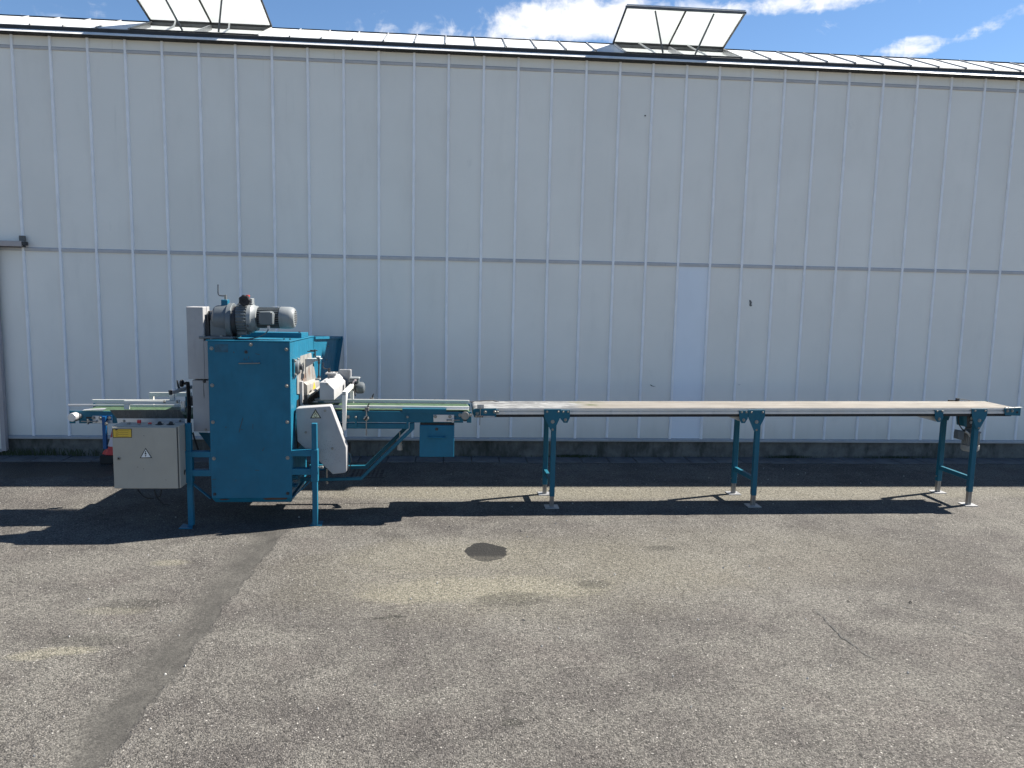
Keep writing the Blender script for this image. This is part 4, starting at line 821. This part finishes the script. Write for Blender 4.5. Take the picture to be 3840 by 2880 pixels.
# drain spout behind the brace
q = PY('C4', 945, 930, 5.66); sp_ = MB().lathe(q, (0,0,-1), [(-.05, .004), (0, .004), (.001, .012), (.018, .012), (.022, .016), (.045, .016), (.046, .021), (.052, .021), (.053, .019), (.086, .020), (.086, .016), (.06, .015)], 20).build('drain_spout', 'pvc', oco)
# ---- infeed conveyor at the left
IY0, IY1 = 5.47, 5.83
zc0, zc1 = PY('C3', 400, 475, IY0).z, PY('C3', 400, 622, IY0).z
il = pts('C3', [(197,466),(730,472),(790,560),(800,622),(320,622),(320,560),(272,560),(272,622),(200,622)], IY0)
ico = MB().loft(il, [v+Vector((0,.006,0)) for v in il]).build('infeed_conveyor', 'blue_conveyor', M, bevel=.001)
MB().loft([v+Vector((0,IY1-IY0,0)) for v in il], [v+Vector((0,IY1-IY0+.006,0)) for v in il]).build('side_plate', 'blue_conveyor', ico)
ix0, ix1 = il[0].x+.03, -1.60
bz = PY('C3', 600, 413, IY1-.008).z
MB().box(ix0, ix1, IY0+.02, IY1-.008, bz-.03, bz).build('belt', 'belt_green', ico, bevel=.004)
MB().cyl((ix0, IY0+.02, bz-.026), (ix0, IY1-.008, bz-.026), .026, 20).build('end_roller', 'belt_green', ico)
q = PY('C3', 228, 550, IY0-.06); rl = MB().lathe(q+Vector((0, 0, 0)), (0, 1, 0), [(0, .001), (0, .0270), (.003, .0285), (.058, .0285)], 28).build('roller_end', 'aluminium', ico)
MB().lathe(PY('C3', 330, 530, IY0), (0,-1,0), [(0, .018), (.010, .016), (.014, .010)], 12).build('roller_boss', 'bolt_metal', ico)
q0, q1 = PY('C3', 485, 528, IY0-.004), PY('C3', 735, 620, IY0-.004); tp = bx('tension_plate', 'aluminium', ico, q0.x, q1.x, IY0-.004, IY0-.0005, q1.z, q0.z, .001)
bolt(tp, PY('C3', 500, 553, IY0-.004)); q0, q1 = PY('C3', 408, 542, IY0), PY('C3', 482, 560, IY0); bx('slot', 'black_rubber', ico, q0.x, q1.x, IY0-.0012, IY0-.0004, q1.z, q0.z, 0)
q = PY('C3', 345, 598, IY0-.016); MB().cyl(q, PY('C3', 540, 598, IY0-.016), .004, 8).lathe(PY('C3', 440, 598, IY0-.016), ax, [(0, .008), (.009, .008)], 6).lathe(PY('C3', 522, 598, IY0-.016), ax, [(0, .008), (.008, .008)], 6).build('tension_bolt', 'bolt_metal', ico)
bx('tension_lug', 'bolt_metal', ico, PY('C3', 435, 600, IY0).x, PY('C3', 452, 600, IY0).x, IY0-.024, IY0-.0045, PY('C3', 440, 628, IY0).z, PY('C3', 440, 565, IY0).z, .001)
bp = MB().plate(pts('C3', [(572,522),(728,522),(728,585),(572,585)], IY0-.010), .0055).build('hanger_plate', 'blue_deep', ico, bevel=.001)
for x in (587, 697): bolt(bp, PY('C3', x, 555, IY0-.010))
bolt(bp, PY('C3', 662, 626, IY0-.034))
q0, q1 = PY('C3', 600, 540, IY0-.034), PY('C3', 664, 945, IY0-.034); bx('hanger_post', 'blue_deep', ico, q0.x, q1.x, IY0-.034, IY0-.0105, q1.z, q0.z, .001)
# folded steel skirt
sk = MB().loft(pts('C3', [(700,455),(1570,453),(1640,560),(790,560)], IY0-.012), [v+Vector((0,.002,0)) for v in pts('C3', [(700,455),(1570,453),(1640,560),(790,560)], IY0-.012)]).build('skirt', 'stainless', ico, smooth=False)
sk2 = MB().plate(pts('C3', [(790,562),(1636,562),(1636,618),(800,620)], IY0-.016), .004).build('skirt_flange', 'aluminium', ico, smooth=False)
for x in (882, 1578): bolt(sk2, PY('C3', x, 592, IY0-.016), BOLT_S)
MAT['tinted'] = paint('tinted', (.075, .077, .074), .25, .15, dirt=.2)
sk.data.materials.clear(); sk.data.materials.append(MAT['tinted'])
q0, q1 = PY('C3', 360, 462, IY0), PY('C3', 640, 446, IY0); MB().loft([q0, PY('C3', 620, 466, IY0), q1, PY('C3', 420, 455, IY0)], [v+Vector((0,.03,.003)) for v in (q0, PY('C3', 620, 466, IY0), q1, PY('C3', 420, 455, IY0))]).build('scraper', 'aluminium', ico, smooth=False)
# side guides of the infeed
YN, YF_ = IY0+.03, IY1-.01
def grail(Y, x0, y0, x1, y1, hpx, name='guide_rail', mat='aluminium'):
    a, b = PY('C3', x0, y0, Y), PY('C3', x1, y1, Y); a2 = PY('C3', x0, y0+hpx, Y); b2 = PY('C3', x1, y1+hpx, Y)
    return MB().plate([a, b, b2, a2], .012).build(name, mat, ico, bevel=.0015)
grail(YF_, 178, 385, 900, 388, 24); grail(YF_, 900, 388, 1590, 392, 50)
grail(YN+.12, 482, 326, 1570, 330, 28, mat='white_paint'); grail(YN+.12, 520, 364, 880, 366, 14, mat='aluminium')
w1 = grail(YN, 876, 340, 1565, 345, 42, 'guide_plate', 'white_paint')
for x in (1381, 1541): bolt(w1, PY('C3', x, 355, YN), BOLT_S)
grail(YN, 878, 384, 944, 384, 66, 'guide_bracket', 'white_paint')
grail(YF_+.05, 1192, 238, 1720, 238, 50, 'rear_beam', 'white_paint'); a, b_ = PY('C3', 1196, 290, YF_+.05), PY('C3', 1240, 330, YF_+.05); bx('rear_beam_post', 'white_paint', ico, a.x, b_.x, YF_+.051, YF_+.08, b_.z-.06, a.z, .001)
grail(YN+.02, 1585, 345, 1635, 345, 130, 'upright', 'aluminium'); grail(YN+.05, 1445, 265, 1505, 265, 70, 'upright', 'white_paint')
a, b_ = PY('C3', 1640, 290, YF_), PY('C3', 1668, 525, YF_); bx('rear_upright', 'blue_conveyor', ico, a.x, b_.x, YF_, YF_+.03, b_.z, a.z, .001)
# inclined adjuster bar with knob
ab = MB().bar(PY('C3', 1470, 238, 5.42), PY('C3', 1720, 165, 5.55), .026, .026).build('adjuster_bar', 'aluminium', ico, bevel=.002)
MB().bar(PY('C3', 1442, 240, 5.415), PY('C3', 1475, 236, 5.425), .030, .030).build('end_cap', 'black_rubber', ab)
q = PY('C3', 1600, 125, 5.48); MB().lathe(q-Vector((.012,0,0)), ax, [(0, .012), (.001, .022), (.012, .027), (.020, .024), (.024, .010), (.06, .009)], 14).build('star_knob', 'black_rubber', ab)
MB().tube([PY('C3', 1565, 185, 5.47), PY('C3', 1552, 150, 5.47), PY('C3', 1540, 88, 5.47)], .008, 8, .0055).build('clamp_lever', 'black_rubber', ab)
cb = random.Random(9)
for dx in (0, 12, 24, -6):
    MB().tube([PY('C3', 1665+dx+x, y, 5.40+dx*.001) for x, y in ((-8,105),(0,130),(4,200),(10,300),(16,420),(14,540),(10,640),(18,760))], .0055, 8).build('cable', 'black_rubber', ico)
MB().tube([PY('C2', x, y, 5.36) for x, y in ((262,385),(285,470),(325,590))], .006, 8).build('cable', 'black_rubber', ico)
MB().tube([PY('C3', x, y, 5.40) for x, y in ((1650,480),(1645,440),(1660,410),(1690,395),(1715,410))], .0025, 6).build('cable', 'dark_steel', ico)
bx('bracket_block', 'dark_steel', ico, -1.80, -1.735, 5.42, 5.50, .80, .86, .002)
# ---- control cabinet
KY = 5.10
c0, c1 = PY('C3', 722, 668, KY), PY('C3', 1552, 1438, KY)
ca = bx('control_cabinet', 'cabinet_grey', M, c0.x, c1.x+.012, KY+.016, 5.25, c1.z, c0.z+.006, .003)
dd = bx('cabinet_door', 'cabinet_grey', ca, c0.x+.002, c1.x, KY, KY+.0125, c1.z+.002, c0.z, .0025)
bx('door_gap', 'dark_steel', ca, c0.x+.004, c1.x+.004, KY+.0126, KY+.0159, c1.z+.003, c0.z-.001, 0)
MB().plate(pts('K1', [(425,500),(1178,496),(1190,845),(448,848)], KY-.0015), .001).build('label_plate', 'sign_black', dd, smooth=False)
lp = MB().plate(pts('K1', [(455,520),(540,520),(548,556),(575,560),(610,545),(640,530),(650,519),(1155,518),(1166,822),(474,824)], KY-.0022), .0005).build('label_face', 'sign_yellow', dd, smooth=False)
for x0, x1, y in ((545,1072,573),(545,655,611),(545,1048,650),(548,660,687),(560,1045,723),(550,642,761),(560,1070,797)):
    MB().plate(pts('K1', [(x0,y-4),(x1,y-5),(x1,y+3),(x0,y+4)], KY-.0028), .0004).build('print_line', 'sign_black', lp, smooth=False)
tz = triangle('C3', [(1076,1055),(1228,1053),(1148,928)], [(1092,1046),(1211,1044),(1148,946)], KY-.0013, 'sign_white', dd, 'white triangle warning of high voltage')
MB().plate(pts('C3', [(1144,965),(1155,966),(1147,993),(1160,990),(1152,1022),(1158,1021),(1145,1040),(1139,1020),(1145,1021),(1149,1003),(1135,1008)], KY-.0028), .0005).build('lightning_symbol', 'sign_black', tz, smooth=False)
q = PY('C3', 816, 1058, KY); lk = MB().lathe(q, (0,-1,0), [(0, .0115), (.004, .0115), (.005, .009), (.005, .007), (.002, .0065)], 20).build('door_lock', 'bolt_metal', dd); MB().lathe(q+Vector((0,-.0022,0)), (0,-1,0), [(0, .0066), (.0008, .0066)], 14).build('lock_core', 'black_rubber', lk)
for x, y in ((1125,776),(1120,1188),(1048,1165),(1400,1326)): MB().plate(pts('C3', [(x-4,y-3),(x+5,y-2),(x+8,y+3),(x-2,y+4)], KY-.0008), .0004).build('paint_chip', 'dark_steel', dd, smooth=False)
zt_ = c0.z+.006
for x, rr, hh, mt in ((912,.012,.008,'bolt_metal'),(1046,.0125,.020,'red_plastic'),(1182,.0115,.008,'red_plastic')):
    xx = PZ('C3', x, 645, zt_).x; yy = 5.17
    bt = MB().cyl((xx, yy, zt_), (xx, yy, zt_+.005 if mt != 'red_plastic' or hh < .01 else zt_+.010), rr*.85, 16).build('button_collar', 'bolt_metal', ca)
    z0_ = zt_+.005 if hh < .01 else zt_+.010; MB().lathe((xx, yy, z0_), (0,0,1), [(0, rr), (hh-.002, rr), (hh, rr*.85)], 18).build('push_button', mt, bt)
for x in (1315, 1455):
    xx = PZ('C3', x, 640, zt_).x; yy = 5.17; k = bx('selector_plate', 'black_rubber', ca, xx-.022, xx+.022, yy-.02, yy+.02, zt_, zt_+.003, .001); MB().loft([(xx-.012, yy-.012, zt_+.0031), (xx+.012, yy-.012, zt_+.0031), (xx+.012, yy+.012, zt_+.0031), (xx-.012, yy+.012, zt_+.0031)], [(xx-.006, yy-.010, zt_+.021), (xx+.008, yy-.010, zt_+.019), (xx+.008, yy+.010, zt_+.019), (xx-.006, yy+.010, zt_+.021)]).build('selector_knob', 'black_rubber', k, bevel=.002)
bx('cabinet_mount', 'blue', ca, c1.x-.02, -1.757, 5.251, 5.29, .40, .45, .001)
bx('cabinet_mount', 'blue', ca, c1.x-.02, -1.757, 5.251, 5.29, .60, .65, .001)
for lst in (((1050,1445),(1075,1480),(1120,1530),(1180,1560),(1250,1560)), ((1255,1445),(1275,1510),(1310,1570),(1370,1630),(1450,1640)), ((1345,1445),(1340,1490),(1325,1535),(1295,1540)), ((1600,1180),(1612,1230),(1630,1260),(1640,1200))):
    MB().tube([PY('C3', x, y, 5.19) for x, y in lst], .0045, 8).build('cable', 'black_rubber', ca)
bx('gland_strip', 'dark_steel', ca, -2.0, -1.80, 5.15, 5.22, c1.z-.012, c1.z-.0005, .001)

# ================================================================== long belt conveyor
def CYf(x): return 5.655+.011*(x-.3)
def CZ(x): return .759+.0075*(x-.3)
LC = thing('belt_conveyor', (2.4, 5.86, 0), 'long beige belt conveyor on three pairs of blue adjustable legs', 'conveyor')
W_ = .372
def sweep(sec, xa, xb, name, mat, parent=LC, bevel=0):
    return MB().loft([(xa, CYf(xa)+y, CZ(xa)+z) for y, z in sec], [(xb, CYf(xb)+y, CZ(xb)+z) for y, z in sec]).build(name, mat, parent, bevel=bevel)
CX0, CX1 = .175, 4.50
def rail_sec(s): return [(0, 0), (0, -.014), (.010, -.0155), (.010, -.0215), (0, -.023), (0, -.042), (.03, -.042), (.03, 0)]
sweep(rail_sec(1), .30, CX1-.03, 'side_rail', 'aluminium')
sweep([(W_-y, z) for y, z in rail_sec(1)], .30, CX1-.03, 'side_rail', 'aluminium')
# belt: a flat loop round two end drums
def loop(r):
    P = []
    for k in range(13): a = math.pi/2+math.pi*k/12; P.append((CX0+.03+math.cos(a)*r, math.sin(a)*r))
    for k in range(13): a = -math.pi/2+math.pi*k/12; P.append((CX1-.012+math.cos(a)*r, math.sin(a)*r))
    return P
bl = MB(); lp_ = loop(.0315); n = len(lp_)
L1 = [(x, CYf(x)+.008, CZ(x)-.0275+z) for x, z in lp_]; L2 = [(x, CYf(x)+W_-.008, CZ(x)-.0275+z) for x, z in lp_]
lpi = loop(.0275); L3 = [(x, CYf(x)+.008, CZ(x)-.0275+z) for x, z in lpi]; L4 = [(x, CYf(x)+W_-.008, CZ(x)-.0275+z) for x, z in lpi]
F = []
for i in range(n):
    j = (i+1) % n; F += [(i, j, n+j, n+i), (2*n+i, 3*n+i, 3*n+j, 2*n+j), (i, 2*n+i, 2*n+j, j), (n+i, n+j, 3*n+j, 3*n+i)]
bl.add(L1+L2+L3+L4, F); bl.build('belt', 'belt_grey', LC)
sweep([(.004, -.043), (.004, -.063), (W_-.004, -.063), (W_-.004, -.043)], CX0+.06, CX1-.04, 'return_guard', 'black_rubber')
sweep([(.031, -.006), (.031, -.030), (W_-.031, -.030), (W_-.031, -.006)], .32, CX1-.05, 'belt_bed', 'dark_steel')
for x in (CX0+.03, CX1-.012): MB().cyl((x, CYf(x)+.01, CZ(x)-.0275), (x, CYf(x)+W_-.01, CZ(x)-.0275), .027, 20).build('end_drum', 'dark_steel', LC)
FYc = lambda x: CYf(x)-.006
# head plates at the joint with the machine
hpz = MB().plate(pts('C5', [(275,312),(592,304),(592,422),(288,424),(268,345)], 5.646), .008).build('head_plate', 'blue_conveyor', LC, bevel=.0015)
MB().plate([v+Vector((0, W_+.004, 0)) for v in pts('C5', [(275,312),(592,304),(592,422),(288,424),(268,345)], 5.648)], .008).build('head_plate', 'blue_conveyor', LC)
MB().plate(pts('C5', [(594,318),(626,318),(626,374),(594,376)], 5.649), .005).build('head_tab', 'blue_conveyor', hpz)
for x, y in ((330,370),(443,350),(572,347),(610,348)): bolt(hpz, PY('C5', x, y, 5.646))
q0, q1 = PY('C5', 405, 402, 5.644), PY('C5', 570, 420, 5.644); bx('slot_rail', 'galvanised', hpz, q0.x, q1.x, 5.640, 5.6455, q1.z, q0.z, .001)
q0, q1 = PY('C5', 300, 400, 5.632), PY('C5', 410, 428, 5.632); bx('rod_clamp', 'rod_steel', hpz, q0.x, q1.x, 5.630, 5.6455, q1.z, q0.z, .001)
q0, q1 = PY('C5', 375, 280, 5.636), PY('C5', 364, 532, 5.636); MB().cyl(q0, q1, .0032, 8).build('sensor_rod', 'rod_steel', hpz)
MB().plate(pts('C5', [(330,248),(422,248),(422,305),(400,305),(400,298),(355,298),(355,305),(330,305)], 5.650), .003).build('sensor_plate', 'galvanised', hpz, smooth=False)
for x in (340, 370, 402): q = PY('C5', x, 415, 5.629); MB().cyl(q, q+Vector((0,-.004,0)), .005, 6).build('nut', 'rust', hpz)
MB().tube([PY('C5', x, y, 6.00) for x, y in ((-330,200),(-260,182),(-150,192),(120,206),(250,208),(330,202),(440,194),(540,192),(600,200),(635,212))], .0042, 8).build('cable', 'frame_grey', hpz)
MB().tube([PY('C5', x, y, 6.02) for x, y in ((250,212),(400,203),(540,205),(560,212))], .004, 8).build('cable', 'white_paint', hpz)
# end plates
ep = MB().plate(pts('Z5', [(1450,455),(1835,442),(1842,470),(1828,635),(1465,625)], 5.690), .008).build('end_plate', 'blue_conveyor', LC, bevel=.0015)
MB().plate([v+Vector((0, W_+.006, 0)) for v in pts('Z5', [(1450,455),(1835,442),(1842,470),(1828,635),(1465,625)], 5.692)], .008).build('end_plate', 'blue_conveyor', LC)
q0, q1 = PY('Z5', 1460, 452, 5.7), PY('Z5', 1845, 436, 5.7); MB().bar(q0+Vector((0,-.002,.002)), q1+Vector((0,-.002,.002)), .028, .004).build('end_strip', 'white_paint', ep)
for x in (1520, 1632): bolt(ep, PY('Z5', x, 513, 5.690))
q = PY('Z5', 1750, 550, 5.690); MB().lathe(q, (0,-1,0), [(0, .0095), (.0006, .0095)], 16).build('shaft_hole', 'black_rubber', ep)
for x in (1465, 1545, 1690): q = PY('Z5', x, 436, 5.70); MB().cyl(q-Vector((0,0,.004)), q+Vector((0,0,.003)), .004, 6).build('screw', 'dark_steel', ep)
# tensioner and straps on the far side of the end
yb_ = CYf(4.3)+W_+.0
tn = MB().bar(PY('Z5', 100, 270, yb_), PY('Z5', 335, 278, yb_), .012, .012).build('tensioner', 'black_rubber', LC)
q = PY('Z5', 322, 240, yb_); MB().box(q.x-.010, q.x+.012, yb_-.01, yb_+.012, q.z-.012, q.z+.010).build('tensioner_joint', 'dark_steel', tn)
MB().bar(PY('Z5', 330, 226, yb_), PY('Z5', 790, 292, yb_-.0), .008, .006).build('tensioner_arm', 'rod_steel', tn)
for x in (500, 600, 700, 800, 880): q = PY('Z5', x, 288, yb_); MB().cyl(q-Vector((0,0,.008)), q+Vector((0,0,.004)), .006, 8).build('bolt', 'bolt_metal', tn)
# legs
def cleg(c, gus, slot, pin, top, fx, fsil, fbot, rx, rsil, rbot, yb, hang, hbolts, zx, wedge):
    """one pair: gusset outline, leg edges in the crop, foot heights read off the photograph"""
    yf = CYf(PY(c, *top[0], 5.67).x)-.002
    gp = MB().plate(pts(c, gus, yf-.006), .006).build('gusset_plate', 'blue_conveyor', LC, bevel=.001)
    for x, y in top: bolt(gp, PY(c, x, y, yf-.006), BOLT_S)
    bolt(gp, PY(c, *pin, yf-.006), BOLT_S)
    w_ = PY(c, slot[0]-30*(CR[c][2]/3.687), slot[1], yf); w2_ = PY(c, slot[0]+36*(CR[c][2]/3.687), slot[1], yf)
    q = PY(c, *slot, yf-.006); bx('slot', 'black_rubber', gp, w_.x, w2_.x, yf-.0068, yf-.0062, q.z-.004, q.z+.001, 0); k = MB().lathe(q, (0,-1,0), [(0, .014), (.003, .014)], 18).build('washer', 'bolt_metal', gp); MB().lathe(q+Vector((0,-.003,0)), (0,-1,0), [(0, .008), (.006, .008)], 6).build('bolt', 'motor_light', gp)
    fy = yf+.002
    xm_ = (PY(c, fx[0], fsil-200, fy).x+PY(c, fx[1], fsil-200, fy).x)/2
    zs = PY(c, fx[0], fsil, fy).z; xf = PZ(c, *fbot, .008)
    xb_ = (PY(c, fx[0], fsil, fy).x+PY(c, fx[1], fsil, fy).x)/2
    zt = PY(c, slot[0], slot[1]-60, fy).z
    for (xm, yy, zsil, back) in ((xb_, fy, zs, 0), (None, yb, None, 1)):
        if back:
            xm = (PY(c, rx[0], rsil, yy).x+PY(c, rx[1], rsil, yy).x)/2; zsil = PY(c, rx[0], rsil, yy).z
        g_ = bx('leg', 'blue_conveyor', LC, xm-.0185, xm+.0185, yy, yy+.037, zsil, zt if not back else CZ(xm)-.065, .002)
        e_ = bx('leg_extension', 'rod_steel', g_, xm-.0155, xm+.0155, yy+.003, yy+.034, .006, zsil+.002, .001)
        bx('extension_seam', 'frame_grey', e_, xm-.001, xm+.001, yy+.0022, yy+.0028, .01, zsil-.001, 0)
        MB().loft([(xm-.052, yy-.033, 0), (xm+.052, yy-.033, 0), (xm+.052, yy+.070, 0), (xm-.052, yy+.070, 0)], [(xm-.052, yy-.033, .006), (xm+.052, yy-.033, .006), (xm+.052, yy+.070, .006), (xm-.052, yy+.070, .006)]).build('foot_plate', 'galvanised', g_)
        q = Vector((xm-.019, yy+.018, zsil+.04)); MB().cyl(q, q-Vector((.008,0,0)), .006, 6).build('set_screw', 'bolt_metal', g_)
        if not back: XF, YF1, gl = xm, yy, g_
        else: XB, YB1 = xm, yy
    zc_ = PY(c, *zx, yb).z
    MB().bar((XF, YF1+.037, zc_), (XB, YB1, zc_), .028, .034).build('cross_bar', 'blue_conveyor', LC, bevel=.0015)
    # rear gusset
    gx = XB; MB().plate([Vector((gx+a, CYf(gx)+W_+.001, CZ(gx)+b)) for a, b in ((-.055, -.002), (.055, -.002), (.055, -.045), (.018, -.16), (-.018, -.16), (-.055, -.045))], .006).build('gusset_plate', 'blue_conveyor', LC)
    h_ = MB().plate(pts(c, hang, yf-.006), .006).build('hanger_plate', 'blue_conveyor', LC, bevel=.001)
    for x, y in hbolts: bolt(h_, PY(c, x, y, yf-.006), BOLT_S if y < hbolts[-1][1] else BOLT)
    q = PY(c, *hbolts[-1], yf); MB().cyl((q.x, yf+.002, q.z), (q.x, CYf(q.x)+W_, q.z), .012, 16).build('return_roller', 'galvanised', h_)
    if wedge:
        P3 = pts(c, wedge, yf+.03); MB().loft(P3, [v+Vector((0, .30, 0)) for v in P3]).build('belt_scoop', 'pvc', LC, smooth=False)
cleg('C5', [(1255,312),(1487,312),(1487,405),(1470,445),(1402,592),(1390,618),(1355,618),(1340,595),(1262,430),(1255,402)], (1373,484), (1372,593), ((1296,346),(1452,346)), (1334,1398), 1520, (1358,1640), (1236,1298), 1357, (1262,1482), 6.035,
     [(1490,325),(1612,325),(1612,432),(1578,500),(1525,500),(1475,435)], ((1520,346),(1587,346),(1550,458)), (1270,1170), None)
cleg('C6', [(684,290),(893,290),(893,372),(878,408),(805,545),(790,562),(765,562),(752,545),(692,400),(684,372)], (786,438), (785,538), ((724,318),(864,318)), (722,792), 1356, (754,1480), (478,545), 1206, (508,1330), 6.045,
     [(572,298),(684,298),(680,395),(642,455),(600,455),(574,400)], ((602,316),(660,316),(627,415)), (520,1020), [(430,368),(590,370),(590,436)])
cleg('C7', [(1145,275),(1340,275),(1336,352),(1318,392),(1245,522),(1236,540),(1208,540),(1196,520),(1150,385),(1145,345)], (1236,421), (1228,514), ((1185,300),(1310,300)), (1090,1168), 1312, (1112,1455), (708,778), 1176, (738,1310), 6.085,
     [(683,290),(790,290),(788,392),(748,440),(712,440),(685,395)], ((712,304),(775,304),(737,402)), (800,1010), [(430,362),(690,362),(700,436)])
# drive motor hanging under the far end
q = PY('Z5', 655, 1000, 5.86); cxm, cym = q.x, 5.86
zz = lambda y: PY('Z5', 655, y, 5.86).z
dm = MB().lathe((cxm, cym, zz(1320)), (0,0,1), [(0, .052), (zz(1030)-zz(1320), .052)], 28).build('drive_motor', 'motor_rusty', LC)
MB().lathe((cxm, cym, zz(1478)), (0,0,1), [(0, .035), (.004, .055), (.014, .0655), (.022, .0675), (zz(1325)-zz(1478), .0675)], 32).build('fan_cover', 'motor_rusty', dm)
fin2 = MB().box(-.0016, .0016, 0, .013, 0, zz(1050)-zz(1318)).mesh('fin'); fin2.materials.append(MAT['motor_rusty'])
for k in range(26): a = 2*math.pi*k/26; inst('fin', fin2, dm, (cxm+math.cos(a)*.051, cym+math.sin(a)*.051, zz(1318)), (0, 0, a-math.pi/2))
MB().lathe((cxm, cym, zz(1030)), (0,0,1), [(0, .068), (.010, .070), (.014, .055), (zz(930)-zz(1030), .045), (zz(900)-zz(1030), .050)], 28).build('motor_flange', 'motor_grey', dm)
q0, q1 = PY('Z5', 555, 640, 5.83), PY('Z5', 720, 905, 5.83); bx('gear_case', 'dark_steel', dm, q0.x, q1.x, 5.83, 5.93, q1.z, q0.z, .004)
for x, y in ((650,690),(640,790),(690,860)): q = PY('Z5', x, y, 5.828); MB().lathe(q, (0,-1,0), [(0, .012), (.006, .012), (.007, .007)], 10).build('gear_cap', 'motor_light', dm)
MB().plate(pts('Z5', [(452,640),(555,630),(552,905),(468,885)], 5.83), .09).build('gear_cover', 'blue_conveyor', dm, bevel=.003)
MB().plate(pts('Z5', [(362,985),(495,1005),(478,1228),(335,1192),(340,1060)], 5.80), .06).build('terminal_box', 'motor_grey', dm, bevel=.004)
MB().tube([PY('Z5', x, y, 5.82) for x, y in ((500,1000),(560,1040),(600,1080),(612,1130))], .011, 8, .008).build('cable_gland', 'pvc', dm)
MB().tube([PY('Z5', x, y, 5.80) for x, y in ((352,620),(338,690),(342,780),(375,870),(430,945),(500,1000))], .0048, 8).build('cable', 'black_rubber', dm)
